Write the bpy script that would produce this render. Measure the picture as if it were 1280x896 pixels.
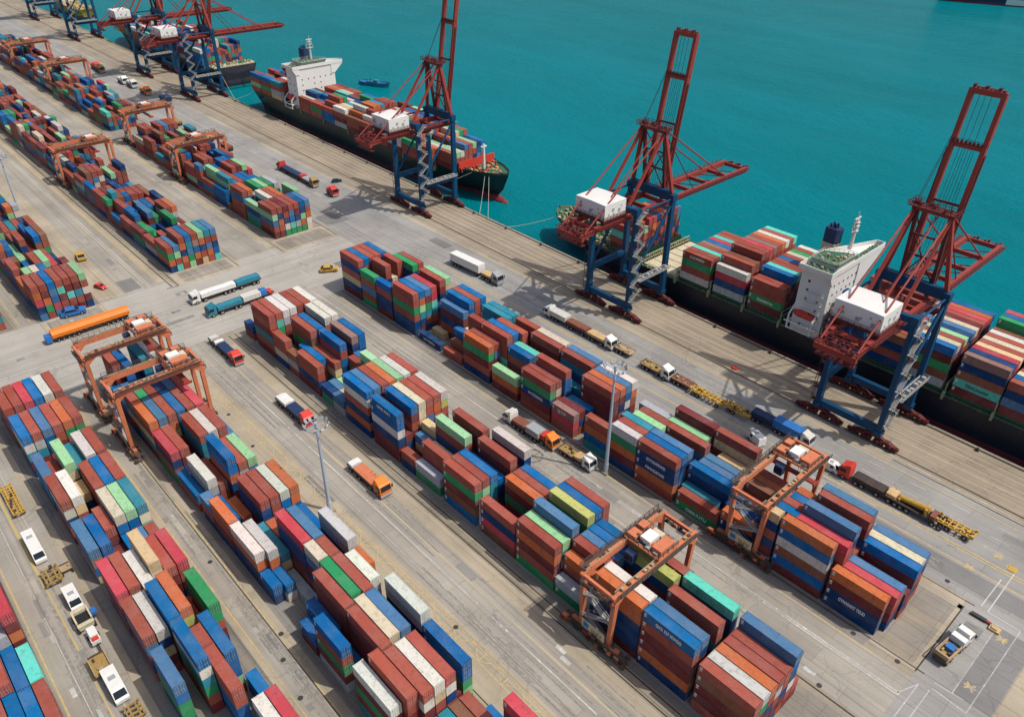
import bpy, math, random
from mathutils import Vector, Matrix
from mathutils.bvhtree import BVHTree

S = bpy.context.scene
C = S.collection
for o in list(bpy.data.objects):
    bpy.data.objects.remove(o)
R_ = math.radians
# ------------------------------------------------------------------ camera
cam_d = bpy.data.cameras.new('camera')
cam = bpy.data.objects.new('camera', cam_d)
C.objects.link(cam)
RT = Vector((0.67403908, 0.73867932, 0.00491754))
UP = Vector((-0.40905254, 0.36769747, 0.83514944))
FW = Vector((-0.61509945, 0.56493489, -0.55000111))
EYE = Vector((0, 0, 140))
m3 = Matrix((RT, UP, -FW)).transposed()
cam.matrix_world = Matrix.Translation(EYE) @ m3.to_4x4()
cam_d.sensor_fit = 'HORIZONTAL'
cam_d.sensor_width = 36
cam_d.lens = 977.18 / 1280 * 36
cam_d.clip_start = 1
cam_d.clip_end = 9000
S.camera = cam
# ------------------------------------------------------------------ sky and sun
SUN = Vector((9.6, 5.3, 18.0)).normalized()
wld = bpy.data.worlds.new('World')
S.world = wld
wld.use_nodes = True
nt = wld.node_tree
sky = nt.nodes.new('ShaderNodeTexSky')
sky.sky_type = 'NISHITA'
sky.sun_disc = False
sky.sun_elevation = math.asin(SUN.z)
sky.sun_rotation = math.atan2(SUN.x, SUN.y)
sky.air_density = 1.0
sky.dust_density = 3.5
sky.ozone_density = 0.6
bg = nt.nodes['Background']
bg.inputs['Strength'].default_value = 0.125
nt.links.new(sky.outputs[0], bg.inputs[0])
sun_d = bpy.data.lights.new('sun', 'SUN')
sun_d.energy = 3.3
sun_d.angle = R_(0.7)
sun_d.color = (1.0, 0.945, 0.85)
sun_o = bpy.data.objects.new('sun', sun_d)
C.objects.link(sun_o)
sun_o.location = (0, 0, 300)
sun_o.rotation_euler = SUN.to_track_quat('Z', 'Y').to_euler()
S.view_settings.view_transform = 'Standard'
S.view_settings.look = 'None'
S.view_settings.exposure = 0.08
S.view_settings.gamma = 1.0
S.view_settings.use_curve_mapping = False
S.render.engine = 'CYCLES'
S.cycles.use_denoising = True
S.cycles.max_bounces = 5
S.cycles.diffuse_bounces = 3
S.cycles.glossy_bounces = 2
S.cycles.transmission_bounces = 2
S.cycles.caustics_reflective = False
S.cycles.caustics_refractive = False


# ------------------------------------------------------------------ materials
def newmat(name):
    m = bpy.data.materials.new(name)
    m.use_nodes = True
    n = m.node_tree.nodes
    return m, n, m.node_tree.links, n['Principled BSDF']


def nnode(n, t, **kw):
    x = n.new(t)
    for k, v in kw.items():
        if k in x.inputs:
            x.inputs[k].default_value = v
        else:
            setattr(x, k, v)
    return x


def noise(n, l, vec, scale, detail=3.0, rough=0.55, mapping=None):
    if mapping:
        mp = n.new('ShaderNodeMapping')
        mp.inputs['Scale'].default_value = mapping
        l.new(vec, mp.inputs[0])
        vec = mp.outputs[0]
    x = n.new('ShaderNodeTexNoise')
    x.inputs['Scale'].default_value = scale
    x.inputs['Detail'].default_value = detail
    x.inputs['Roughness'].default_value = rough
    l.new(vec, x.inputs['Vector'])
    return x.outputs[0]


def ramp(n, l, fac, a, b):
    x = n.new('ShaderNodeMapRange')
    x.interpolation_type = 'SMOOTHSTEP'
    x.inputs[1].default_value = a
    x.inputs[2].default_value = b
    l.new(fac, x.inputs[0])
    return x.outputs[0]


def mathn(n, l, op, a, b):
    x = n.new('ShaderNodeMath')
    x.operation = op
    for i, v in enumerate((a, b)):
        if isinstance(v, (int, float)):
            x.inputs[i].default_value = v
        else:
            l.new(v, x.inputs[i])
    return x.outputs[0]


def mixc(n, l, fac, a, b, mode='MIX'):
    x = n.new('ShaderNodeMix')
    x.data_type = 'RGBA'
    x.blend_type = mode
    for i, v in ((0, fac), (6, a), (7, b)):
        if isinstance(v, (int, float)):
            x.inputs[i].default_value = v
        elif isinstance(v, tuple):
            x.inputs[i].default_value = (*v, 1)
        else:
            l.new(v, x.inputs[i])
    return x.outputs[2]


def mat(name, col, rough=0.5, metal=0.0, var=0.18, scale=0.6, grime=0.25, rust=0.0):
    """painted or bare surface with blotches, grime and a little rust"""
    m, n, l, b = newmat(name)
    pos = n.new('ShaderNodeNewGeometry').outputs['Position']
    a = noise(n, l, pos, scale, 4)
    c = mixc(n, l, a, tuple(x * (1 - var) for x in col), tuple(min(1, x * (1 + var)) for x in col))
    if grime:
        g = ramp(n, l, noise(n, l, pos, scale * 2.3, 5, 0.65, (1, 1, 0.35)), 0.5, 0.75)
        c = mixc(n, l, mathn(n, l, 'MULTIPLY', g, grime), c, tuple(x * 0.35 + 0.02 for x in col))
    if rust:
        g = ramp(n, l, noise(n, l, pos, scale * 4, 5, 0.7), 0.56, 0.66)
        c = mixc(n, l, mathn(n, l, 'MULTIPLY', g, rust), c, (0.16, 0.065, 0.035))
    l.new(c, b.inputs['Base Color'])
    b.inputs['Roughness'].default_value = rough
    b.inputs['Metallic'].default_value = metal
    b.inputs['Specular IOR Level'].default_value = 0.3
    return m


def ground_mat(name, col, blot=0.2, streak=0.15, joints=None, stain=0.35, sand=0.0, across=False):
    """worn concrete or asphalt: blotches, lengthwise tyre streaks, slab joints, oil stains, sand drifts"""
    m, n, l, b = newmat(name)
    pos = n.new('ShaderNodeNewGeometry').outputs['Position']
    a = noise(n, l, pos, 0.045, 5, 0.6)
    a = ramp(n, l, a, 0.25, 0.75)
    c = mixc(n, l, a, tuple(x * (1 - blot) for x in col), tuple(x * (1 + blot) for x in col))
    s = ramp(n, l, noise(n, l, pos, 1.0, 4, 0.6, (0.55, 0.012, 1) if across else (0.012, 0.55, 1)), 0.3, 0.7)
    c = mixc(n, l, mathn(n, l, 'MULTIPLY', s, streak), c, tuple(x * 0.45 for x in col))
    s2 = ramp(n, l, noise(n, l, pos, 1.0, 5, 0.7, (1.3, 0.05, 1) if across else (0.05, 1.3, 1)), 0.55, 0.8)
    c = mixc(n, l, mathn(n, l, 'MULTIPLY', s2, streak * 1.2), c, tuple(min(.8, x * 1.5) for x in col))
    if sand:
        g = ramp(n, l, noise(n, l, pos, 0.12, 5, 0.65, (0.5, 1.2, 1)), 0.5, 0.62)
        c = mixc(n, l, mathn(n, l, 'MULTIPLY', g, sand), c, (0.36, 0.29, 0.19))
    g = ramp(n, l, noise(n, l, pos, 0.33, 6, 0.7), 0.58, 0.72)
    c = mixc(n, l, mathn(n, l, 'MULTIPLY', g, stain), c, tuple(x * 0.4 for x in col))
    g = noise(n, l, pos, 3.0, 3, 0.7)
    c = mixc(n, l, 0.22, c, g, 'OVERLAY')
    wp = n.new('ShaderNodeVectorMath')
    wp.operation = 'MULTIPLY_ADD'
    nz = n.new('ShaderNodeTexNoise')
    nz.inputs['Scale'].default_value = 0.35
    nz.inputs['Detail'].default_value = 4
    l.new(pos, nz.inputs['Vector'])
    l.new(nz.outputs['Color'], wp.inputs[0])
    wp.inputs[1].default_value = (5, 5, 0)
    l.new(pos, wp.inputs[2])
    vo = n.new('ShaderNodeTexVoronoi')
    vo.feature = 'DISTANCE_TO_EDGE'
    vo.inputs['Scale'].default_value = 0.11
    l.new(wp.outputs[0], vo.inputs['Vector'])
    ck = mathn(n, l, 'LESS_THAN', vo.outputs['Distance'], 0.014)
    ck = mathn(n, l, 'MULTIPLY', ck, ramp(n, l, noise(n, l, pos, 0.05, 3, 0.6), 0.42, 0.6))
    c = mixc(n, l, mathn(n, l, 'MULTIPLY', ck, 0.26), c, tuple(x * 0.3 for x in col))
    t2 = ramp(n, l, noise(n, l, pos, 1.0, 2, 0.5, (1.1, 0.006, 1) if across else (0.006, 1.1, 1)), 0.56, 0.66)
    c = mixc(n, l, mathn(n, l, 'MULTIPLY', t2, streak * 1.3), c, tuple(x * 0.32 for x in col))
    if joints:
        br = n.new('ShaderNodeTexBrick')
        br.offset = joints[2] if len(joints) > 2 else 0.0
        br.inputs['Scale'].default_value = 1.0
        br.inputs['Brick Width'].default_value = joints[0]
        br.inputs['Row Height'].default_value = joints[1]
        br.inputs['Mortar Size'].default_value = 0.05
        br.inputs['Mortar Smooth'].default_value = 0.3
        br.inputs['Color1'].default_value = (1, 1, 1, 1)
        br.inputs['Color2'].default_value = (0.84, 0.84, 0.86, 1)
        br.inputs['Mortar'].default_value = (0.45, 0.43, 0.40, 1)
        l.new(pos, br.inputs['Vector'])
        c = mixc(n, l, 0.75, c, br.outputs[0], 'MULTIPLY')
    l.new(c, b.inputs['Base Color'])
    b.inputs['Roughness'].default_value = 0.85
    b.inputs['Specular IOR Level'].default_value = 0.2
    bp = n.new('ShaderNodeBump')
    bp.inputs['Strength'].default_value = 0.25
    bp.inputs['Distance'].default_value = 0.03
    l.new(noise(n, l, pos, 2.2, 4, 0.7), bp.inputs['Height'])
    l.new(bp.outputs[0], b.inputs['Normal'])
    return m


def line_mat(name, col, under, keep=0.5):
    """road paint with worn gaps"""
    m, n, l, b = newmat(name)
    pos = n.new('ShaderNodeNewGeometry').outputs['Position']
    g = ramp(n, l, noise(n, l, pos, 0.9, 6, 0.75), keep - 0.12, keep + 0.1)
    g2 = ramp(n, l, noise(n, l, pos, 0.05, 3, 0.5), 0.3, 0.7)
    g = mathn(n, l, 'MULTIPLY', g, mathn(n, l, 'ADD', mathn(n, l, 'MULTIPLY', g2, 0.6), 0.5))
    c = mixc(n, l, g, col, under)
    l.new(c, b.inputs['Base Color'])
    b.inputs['Roughness'].default_value = 0.7
    return m


def paint_mat(name, source):
    """container paint; the colour comes from the object (or the face) and is weathered: grime, rust, faded patches"""
    m, n, l, b = newmat(name)
    geo = n.new('ShaderNodeNewGeometry')
    pos = geo.outputs['Position']
    if source == 'object':
        oi = n.new('ShaderNodeObjectInfo')
        col = oi.outputs['Color']
        rnd = oi.outputs['Random']
    else:
        at = n.new('ShaderNodeAttribute')
        at.attribute_name = 'paint'
        col = at.outputs['Color']
        rnd = at.outputs['Alpha']
    sh = n.new('ShaderNodeVectorMath')
    sh.operation = 'SCALE'
    sh.inputs[0].default_value = (310, 170, 90)
    l.new(rnd, sh.inputs['Scale'])
    ad = n.new('ShaderNodeVectorMath')
    l.new(pos, ad.inputs[0])
    l.new(sh.outputs[0], ad.inputs[1])
    p = ad.outputs[0]
    f = ramp(n, l, noise(n, l, p, 0.22, 3, 0.5), 0.35, 0.75)
    c = mixc(n, l, mathn(n, l, 'MULTIPLY', f, 0.10), col, (0.42, 0.38, 0.36))
    g = ramp(n, l, noise(n, l, p, 0.9, 5, 0.7, (1, 1, 0.3)), 0.48, 0.75)
    c = mixc(n, l, mathn(n, l, 'MULTIPLY', g, 0.42), c, (0.05, 0.04, 0.035))
    g = ramp(n, l, noise(n, l, p, 1.7, 6, 0.75), 0.57, 0.66)
    c = mixc(n, l, mathn(n, l, 'MULTIPLY', g, 0.55), c, (0.15, 0.06, 0.03))
    g = ramp(n, l, noise(n, l, p, 2.6, 4, 0.7), 0.64, 0.70)
    c = mixc(n, l, mathn(n, l, 'MULTIPLY', g, 0.35), c, (0.5, 0.5, 0.48))
    l.new(c, b.inputs['Base Color'])
    b.inputs['Roughness'].default_value = 0.62
    b.inputs['Specular IOR Level'].default_value = 0.10
    if source != 'object':
        w = n.new('ShaderNodeTexWave')
        w.inputs['Scale'].default_value = 1.1
        l.new(pos, w.inputs['Vector'])
        bp = n.new('ShaderNodeBump')
        bp.inputs['Strength'].default_value = 0.35
        bp.inputs['Distance'].default_value = 0.03
        l.new(w.outputs[1], bp.inputs['Height'])
        l.new(bp.outputs[0], b.inputs['Normal'])
    return m


M = {}
M['paint'] = paint_mat('container_paint', 'object')
M['paint_far'] = paint_mat('container_paint_far', 'face')
M['zinc'] = mat('galvanised_steel', (0.34, 0.34, 0.33), 0.55, 0.05, 0.3, 1.2, 0.5, 0.3)
M['letter'] = mat('white_lettering', (0.72, 0.72, 0.70), 0.6, 0, 0.1, 1.5, 0.25)
M['letter_dark'] = mat('dark_lettering', (0.04, 0.07, 0.06), 0.6, 0, 0.1, 1.5, 0.1)
M['crane_red'] = mat('crane_red_paint', (0.27, 0.042, 0.032), 0.5, 0, 0.25, 0.4, 0.35, 0.4)
M['crane_dark_red'] = mat('crane_dark_red_paint', (0.10, 0.018, 0.020), 0.55, 0, 0.25, 0.8, 0.4, 0.5)
M['crane_blue'] = mat('crane_blue_paint', (0.002, 0.050, 0.125), 0.5, 0, 0.25, 0.3, 0.35, 0.12)
M['gantry'] = mat('gantry_orange_paint', (0.55, 0.175, 0.085), 0.55, 0, 0.2, 0.6, 0.5, 0.6)
M['grimy'] = mat('greasy_undercarriage', (0.075, 0.055, 0.045), 0.6, 0, 0.4, 1.4, 0.5, 0.9)
M['white'] = mat('white_paint', (0.68, 0.675, 0.65), 0.45, 0, 0.04, 0.3, 0.10)
M['offwhite'] = mat('weathered_white_paint', (0.54, 0.53, 0.49), 0.5, 0, 0.1, 0.5, 0.25, 0.15)
M['pale_green'] = mat('pale_green_deck_paint', (0.24, 0.29, 0.18), 0.6, 0, 0.3, 0.5, 0.5, 0.4)
M['deck_green'] = mat('green_deck_paint', (0.04, 0.12, 0.07), 0.6, 0, 0.35, 0.5, 0.5, 0.4)
M['cream'] = mat('cream_deck', (0.56, 0.50, 0.35), 0.7, 0, 0.25, 0.35, 0.5, 0.5)
M['hull_black'] = mat('black_hull', (0.014, 0.017, 0.026), 0.4, 0, 0.3, 0.12, 0.3, 0.15)
M['hull_green'] = mat('dark_green_hull', (0.018, 0.035, 0.037), 0.4, 0, 0.3, 0.12, 0.3, 0.15)
M['boot'] = mat('red_boot_topping', (0.20, 0.03, 0.04), 0.5, 0, 0.25, 0.2, 0.4, 0.1)
M['dark'] = mat('dark_rubber', (0.018, 0.018, 0.02), 0.8, 0, 0.2, 2, 0)
M['glass'] = mat('dark_glass', (0.012, 0.02, 0.03), 0.12, 0, 0.1, 2, 0)
M['yellow'] = mat('yellow_paint', (0.50, 0.30, 0.05), 0.5, 0, 0.25, 1.2, 0.5, 0.5)
M['mustard'] = mat('mustard_frame_paint', (0.33, 0.22, 0.075), 0.55, 0, 0.35, 1.2, 0.6, 0.8)
M['tan_load'] = mat('tan_load', (0.50, 0.34, 0.17), 0.8, 0, 0.35, 0.9, 0.4)
M['brown_load'] = mat('brown_load', (0.20, 0.075, 0.05), 0.8, 0, 0.25, 0.9, 0.4)
M['orange'] = mat('bright_orange_paint', (0.72, 0.19, 0.02), 0.45, 0, 0.08, 0.4, 0.12)
M['red'] = mat('red_paint', (0.55, 0.05, 0.035), 0.45, 0, 0.15, 0.8, 0.3)
M['blue'] = mat('blue_paint', (0.03, 0.15, 0.42), 0.45, 0, 0.15, 0.8, 0.3)
M['teal'] = mat('teal_paint', (0.03, 0.19, 0.27), 0.5, 0, 0.3, 0.8, 0.4)
M['navy'] = mat('navy_paint', (0.02, 0.04, 0.10), 0.5, 0, 0.3, 0.8, 0.4)
M['grey'] = mat('grey_paint', (0.30, 0.32, 0.34), 0.5, 0, 0.2, 0.8, 0.4)
M['mast'] = mat('light_mast_steel', (0.40, 0.48, 0.56), 0.4, 0.2, 0.1, 0.4, 0.15)
M['rope'] = mat('mooring_rope', (0.45, 0.42, 0.34), 0.9, 0, 0.1, 1, 0)
M['lamp'] = mat('floodlight_glass', (0.75, 0.78, 0.80), 0.2, 0, 0.05, 1, 0)
M['chassis'] = mat('dark_chassis', (0.05, 0.04, 0.038), 0.6, 0, 0.4, 1.2, 0.4, 0.9)
M['iron'] = mat('cast_iron', (0.05, 0.05, 0.05), 0.7, 0.2, 0.3, 2, 0.3)
M['wood'] = mat('wood_dunnage', (0.38, 0.28, 0.17), 0.9, 0, 0.35, 1.4, 0.4)


# ------------------------------------------------------------------ mesh building
class MB:
    def __init__(s):
        s.v, s.f, s.m = [], [], []

    def box(s, x0, x1, y0, y1, z0, z1, mi=0):
        b = len(s.v)
        s.v += [(x0, y0, z0), (x1, y0, z0), (x1, y1, z0), (x0, y1, z0), (x0, y0, z1), (x1, y0, z1), (x1, y1, z1), (x0, y1, z1)]
        for q in ((4, 5, 6, 7), (3, 2, 1, 0), (0, 1, 5, 4), (2, 3, 7, 6), (3, 0, 4, 7), (1, 2, 6, 5)):
            s.f.append(tuple(b + i for i in q))
            s.m.append(mi)
        return s

    def beam(s, p, q, w, h=None, mi=0, up=(0, 0, 1), w2=None, h2=None):
        p, q = Vector(p), Vector(q)
        d = (q - p).normalized()
        u = Vector(up)
        if abs(d.dot(u)) > 0.98:
            u = Vector((0, 1, 0)) if abs(d.y) < 0.9 else Vector((1, 0, 0))
        r = d.cross(u).normalized()
        u = r.cross(d)
        h = h or w
        b = len(s.v)
        for c, ww, hh in ((p, w, h), (q, w2 or w, h2 or h)):
            for a, e in ((-1, -1), (1, -1), (1, 1), (-1, 1)):
                s.v.append(tuple(c + r * (a * ww / 2) + u * (e * hh / 2)))
        for k in ((0, 1, 5, 4), (1, 2, 6, 5), (2, 3, 7, 6), (3, 0, 4, 7), (3, 2, 1, 0), (4, 5, 6, 7)):
            s.f.append(tuple(b + i for i in k))
            s.m.append(mi)
        return s

    def tube(s, p, q, r, n=8, r2=None, mi=0):
        p, q = Vector(p), Vector(q)
        d = (q - p).normalized()
        u = Vector((0, 0, 1)) if abs(d.z) < 0.9 else Vector((1, 0, 0))
        a = d.cross(u).normalized()
        e = d.cross(a)
        b = len(s.v)
        r2 = r if r2 is None else r2
        for c, rr in ((p, r), (q, r2)):
            for i in range(n):
                t = 2 * math.pi * i / n
                s.v.append(tuple(c + a * (rr * math.cos(t)) + e * (rr * math.sin(t))))
        for i in range(n):
            j = (i + 1) % n
            s.f.append((b + j, b + i, b + n + i, b + n + j))
            s.m.append(mi)
        s.f.append(tuple(b + i for i in range(n)))
        s.f.append(tuple(b + n + n - 1 - i for i in range(n)))
        s.m += [mi, mi]
        return s

    def prism(s, pts, lo, hi, axis='y', mi=0):
        """outline pts in the plane square to axis, swept lo..hi"""
        b = len(s.v)
        n = len(pts)
        for t in (lo, hi):
            for a, c in pts:
                s.v.append((a, t, c) if axis == 'y' else ((t, a, c) if axis == 'x' else (a, c, t)))
        for i in range(n):
            j = (i + 1) % n
            s.f.append((b + i, b + j, b + n + j, b + n + i))
            s.m.append(mi)
        s.f.append(tuple(b + n - 1 - i for i in range(n)))
        s.f.append(tuple(b + n + i for i in range(n)))
        s.m += [mi, mi]
        return s

    def rail(s, pts, h=1.1, r=0.05, step=2.0, mi=0):
        """handrail: posts and two rails along a polyline"""
        for p, q in zip(pts[:-1], pts[1:]):
            p, q = Vector(p), Vector(q)
            k = max(1, int((q - p).length / step))
            for i in range(k + 1):
                c = p.lerp(q, i / k)
                s.beam(c, c + Vector((0, 0, h)), r * 2, r * 2, mi)
            for z in (h, h * 0.5):
                s.beam(p + Vector((0, 0, z)), q + Vector((0, 0, z)), r * 2, r * 2, mi)
        return s

    def mesh(s, name, mats):
        me = bpy.data.meshes.new(name)
        me.from_pydata(s.v, [], s.f)
        for k in mats if isinstance(mats, (list, tuple)) else [mats]:
            me.materials.append(M[k] if isinstance(k, str) else k)
        me.polygons.foreach_set('material_index', s.m)
        me.update()
        return me

    def build(s, name, mats, parent=None, loc=None):
        return link(name, s.mesh(name, mats), parent, loc)


def link(name, me, parent=None, loc=None):
    o = bpy.data.objects.new(name, me)
    C.objects.link(o)
    if parent:
        o.parent = parent
    if loc:
        o.location = loc
    return o


def tag(o, label=None, cat=None, group=None, kind=None):
    for k, v in (('label', label), ('category', cat), ('group', group), ('kind', kind)):
        if v:
            o[k] = v
    return o


def thing(name, label, cat, loc=(0, 0, 0), rz=0.0, group=None, scale=None):
    o = bpy.data.objects.new(name, None)
    C.objects.link(o)
    o.empty_display_size = 0.5
    o.location = loc
    o.rotation_euler = (0, 0, rz)
    if scale:
        o.scale = (scale,) * 3
    return tag(o, label, cat, group)


KIDS = {}


def copy_tree(o, parent=None):
    c = o.copy()
    C.objects.link(c)
    if parent:
        c.parent = parent
    for ch in KIDS.get(o.name) or list(o.children):
        copy_tree(ch, c)
    return c


def yq(x):
    """the quay line drifts slightly away from the yard grid"""
    return -0.0125 * (x + 150)
# ------------------------------------------------------------------ ground, quay and water
G_ = {
    'base': ground_mat('worn_concrete', (0.305, 0.268, 0.215), 0.16, 0.22, (11, 5.5), 0.3, 0.3),
    'road': ground_mat('pale_asphalt', (0.34, 0.312, 0.268), 0.15, 0.24, (16, 4.2, .5), 0.22),
    'crossing': ground_mat('pale_crossing', (0.365, 0.342, 0.305), 0.12, 0.2, None, 0.18, 0, True),
    'lane': ground_mat('grey_asphalt', (0.305, 0.295, 0.278), 0.15, 0.22, (18, 6, .5), 0.25),
    'darkroad': ground_mat('dark_asphalt', (0.205, 0.20, 0.195), 0.15, 0.2, None, 0.25),
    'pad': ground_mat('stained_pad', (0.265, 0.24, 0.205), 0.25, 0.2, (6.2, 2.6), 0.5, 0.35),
    'shadepad': ground_mat('stained_shade_pad', (0.225, 0.21, 0.19), 0.25, 0.2, (6.2, 2.6), 0.5, 0.2),  # stained pad, its base colour darkened to paint in shade by the stacks
    'apron': ground_mat('brown_apron', (0.325, 0.272, 0.205), 0.2, 0.36, (9, 3.0, .3), 0.4, 0.2),
    'sand': ground_mat('sandy_strip', (0.37, 0.318, 0.24), 0.22, 0.22, None, 0.35),
    'runway': ground_mat('rail_runway', (0.31, 0.268, 0.205), 0.2, 0.3, (4, 20), 0.35),
    'patch_light': ground_mat('pale_repair', (0.36, 0.335, 0.29), 0.15, 0.25, None, 0.25),
    'patch_mid': ground_mat('grey_repair', (0.235, 0.225, 0.21), 0.15, 0.25, None, 0.25),
    'patch': ground_mat('repaired_asphalt', (0.185, 0.18, 0.172), 0.2, 0.15, None, 0.2),
}
M['l_white'] = line_mat('white_road_paint', (0.66, 0.66, 0.63), (0.29, 0.28, 0.26), 0.40)
M['l_faint'] = line_mat('faint_white_road_paint', (0.50, 0.49, 0.46), (0.29, 0.28, 0.26), 0.5)
M['l_yellow'] = line_mat('yellow_road_paint', (0.55, 0.39, 0.12), (0.31, 0.27, 0.20), 0.48)
M['l_gold'] = line_mat('strong_yellow_road_paint', (0.60, 0.41, 0.08), (0.42, 0.32, 0.14), 0.26)
M['rail'] = mat('rail_steel', (0.045, 0.038, 0.033), 0.6, 0.2, 0.3, 1.2, 0.3, 0.5)


def sheet(name, quads, level, m, dz=None):
    """flat sheets lying 4 mm per level above the ground; quads are (x0, x1, y0, y1) or a list of corner points"""
    v, f = [], []
    for k_, q in enumerate(quads):
        z = level * 0.004 + (dz[k_] if dz else 0)
        pts = [(q[0], q[2]), (q[1], q[2]), (q[1], q[3]), (q[0], q[3])] if len(q) == 4 and not isinstance(q[0], tuple) else q
        f.append(tuple(range(len(v), len(v) + len(pts))))
        v += [(a, b, z) for a, b in pts]
    me = bpy.data.meshes.new(name)
    me.from_pydata(v, [], f)
    me.materials.append(M[m] if m in M else G_[m])
    return tag(link(name, me), kind='structure')


def qy(x):
    return 212.6 + yq(x) - 0.9


XF = -2600
edge = [(XF, qy(XF)), (400, qy(400))]
sheet('ground', [[(XF, -1500), (2500, -1500), (2500, qy(2500)), (XF, qy(XF))]], 0, 'base')
# quay wall face, cope beam
w = MB()
w.v += [(XF, qy(XF), -0.004), (2500, qy(2500), -0.004), (2500, qy(2500), -9), (XF, qy(XF), -9)]
w.f.append((0, 1, 2, 3))
w.m.append(0)
tag(w.build('quay_wall', G_['runway']), kind='structure')
w = MB()
w.beam((XF, qy(XF) - 0.55, 0.11), (400, qy(400) - 0.55, 0.11), 1.0, 0.22)
tag(w.build('quay_kerb', G_['runway']), kind='structure')

# sea
m, n, l, b = newmat('sea_water')
pos = n.new('ShaderNodeNewGeometry').outputs['Position']
cc = ramp(n, l, noise(n, l, pos, 0.005, 4, 0.6, (0.7, 1.6, 1)), 0.3, 0.72)
c = mixc(n, l, cc, (0.0, 0.136, 0.160), (0.0, 0.164, 0.200))
l.new(c, b.inputs['Base Color'])
b.inputs['Roughness'].default_value = 0.18
b.inputs['IOR'].default_value = 1.10
b.inputs['Specular IOR Level'].default_value = 0.2
b.inputs['Specular Tint'].default_value = (0.18, 0.66, 0.9, 1)
h1 = noise(n, l, pos, 0.42, 4, 0.6, (0.75, 1.3, 1))
h2 = noise(n, l, pos, 0.09, 2, 0.5, (0.8, 1.2, 1))
hh = mathn(n, l, 'ADD', h1, mathn(n, l, 'MULTIPLY', h2, 1.2))
bp = n.new('ShaderNodeBump')
wv = ramp(n, l, noise(n, l, pos, 0.011, 3, 0.6, (0.6, 1.5, 1)), 0.3, 0.7)
l.new(mathn(n, l, 'ADD', mathn(n, l, 'MULTIPLY', wv, 0.55), 0.4), bp.inputs['Strength'])
bp.inputs['Distance'].default_value = 1.1
l.new(hh, bp.inputs['Height'])
l.new(bp.outputs[0], b.inputs['Normal'])
me = bpy.data.meshes.new('water')
me.from_pydata([(-4000, 150, -3.6), (3000, 150, -3.6), (3000, 4500, -3.6), (-4000, 4500, -3.6)], [], [(0, 1, 2, 3)])
me.materials.append(m)
tag(link('water', me), kind='structure')

XN, XC0, XC1 = 60, -283.5, -233.8       # near end, crossing road
FARX = -1200
# crossing road and lanes (grey), pads (stained, some with shade in the colour), apron (brown)
sheet('apron', [[(XF, 187.6 + yq(XF)), (200, 187.6 + yq(200) + 1), (200, qy(200) - 1.05), (XF, qy(XF) - 1.05)]], 1, 'apron')
sheet('quay_road', [(FARX, XN, 153.5, 187.5)], 1, 'lane')
sheet('road', [(XC0, XC1, -40, 153.4)], 1, 'crossing')
for a, b_ in ((66.2, 77.5), (109.3, 124.8), (30.2, 35.0), (-3.6, 8.3)):
    sheet('lane', [(XC1, -16.5, a, b_), (FARX, XC0, a, b_)], 1, 'road')
sheet('lane', [(-16.4, -2.2, 60, 153.4)], 1, 'lane')
sheet('yard_pad', [(-233.5, -16.6, 127.0, 151.2), (-223, -20, 85.0, 107), (FARX, -284, 128.5, 152.5), (FARX, -284, 84.8, 108)], 2, 'pad')
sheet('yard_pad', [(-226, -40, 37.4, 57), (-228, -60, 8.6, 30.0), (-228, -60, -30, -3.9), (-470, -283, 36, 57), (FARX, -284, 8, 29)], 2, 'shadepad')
sheet('yard_pad', [(-233, -26.6, 124.9, 128.4), (-222, -31, 84.4, 86.4), (-430, -284, 84.4, 86)], 3, 'shadepad')  # strips along the landward block sides, stack shade painted into the colour
sheet('sand_strip', [(-228, -20, 57.1, 62.2), (-228, -20, 62.21, 66.15), (-225, -20, 77.6, 81.0), (-231, -17, 151.3, 153.4), (-226, -60, 8.35, 10.0),
                     (-226, -40, 35.05, 37.3), (-233, -60, 29.0, 30.15), (FARX, -285, 78.4, 81.0), (FARX, -285, 57.2, 66), (FARX, -285, 124.9, 128.4),
                     (-26.4, -16.7, 126.9, 128.1), (-17.6, -16.6, 128.2, 151), (-26.4, -16.7, 149.7, 151.1), (FARX, -50, 185.6, 187.45)], 3, 'sand')
sheet('runway', [(-233, -15, 81.05, 84.35), (FARX, -277, 81.05, 84.35)], 3, 'runway')
sheet('road', [(-48, XN, 157.0, 162.4), (-9.3, -2.2, 127.8, 151)], 3, 'darkroad')
sheet('ground', [(-1.9, 30, 100, 150)], 2, 'sand')
sheet('patch', [(-160.5, -148, 58.5, 61), (-113, -108, 32, 34.8), (-104.6, -99, 45.2, 49.8), (-112.5, -108.5, 42, 46.5), (-247, -236, 178.5, 183), (-255, -250, 137, 150),
                (-296, -285, 67, 73), (-151, -138, 64.2, 66.0), (-14.6, -11, 143.8, 147.5), (-300, -288, 155, 166)], 4, 'patch')
rp = random.Random(21)
light, dark_ = [], []
for i in range(120):
    y = rp.choice((rp.uniform(67, 77), rp.uniform(110, 123), rp.uniform(154.5, 187), rp.uniform(154.5, 187), rp.uniform(-3, 7), rp.uniform(30.5, 34.5)))
    x = rp.uniform(-420 if y > 60 else -228, -18)
    L, W = rp.uniform(1.2, 7), rp.uniform(.7, 2.4)
    if XC0 - 8 < x < XC1 + 1:
        continue
    (light if rp.random() < .55 else dark_).append((x, x + L, y, y + W))
for i in range(26):
    x, y = rp.uniform(XC0 + 2, XC1 - 8), rp.uniform(10, 150)
    (light if rp.random() < .5 else dark_).append((x, x + rp.uniform(1, 4), y, y + rp.uniform(1, 5)))
for k_, (lst, m_) in enumerate(((light, 'patch_light'), (dark_, 'patch_mid'))):
    sheet('patch', lst, 4.3 + k_ * .3, m_, [.0004 * j for j in range(len(lst))])
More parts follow.
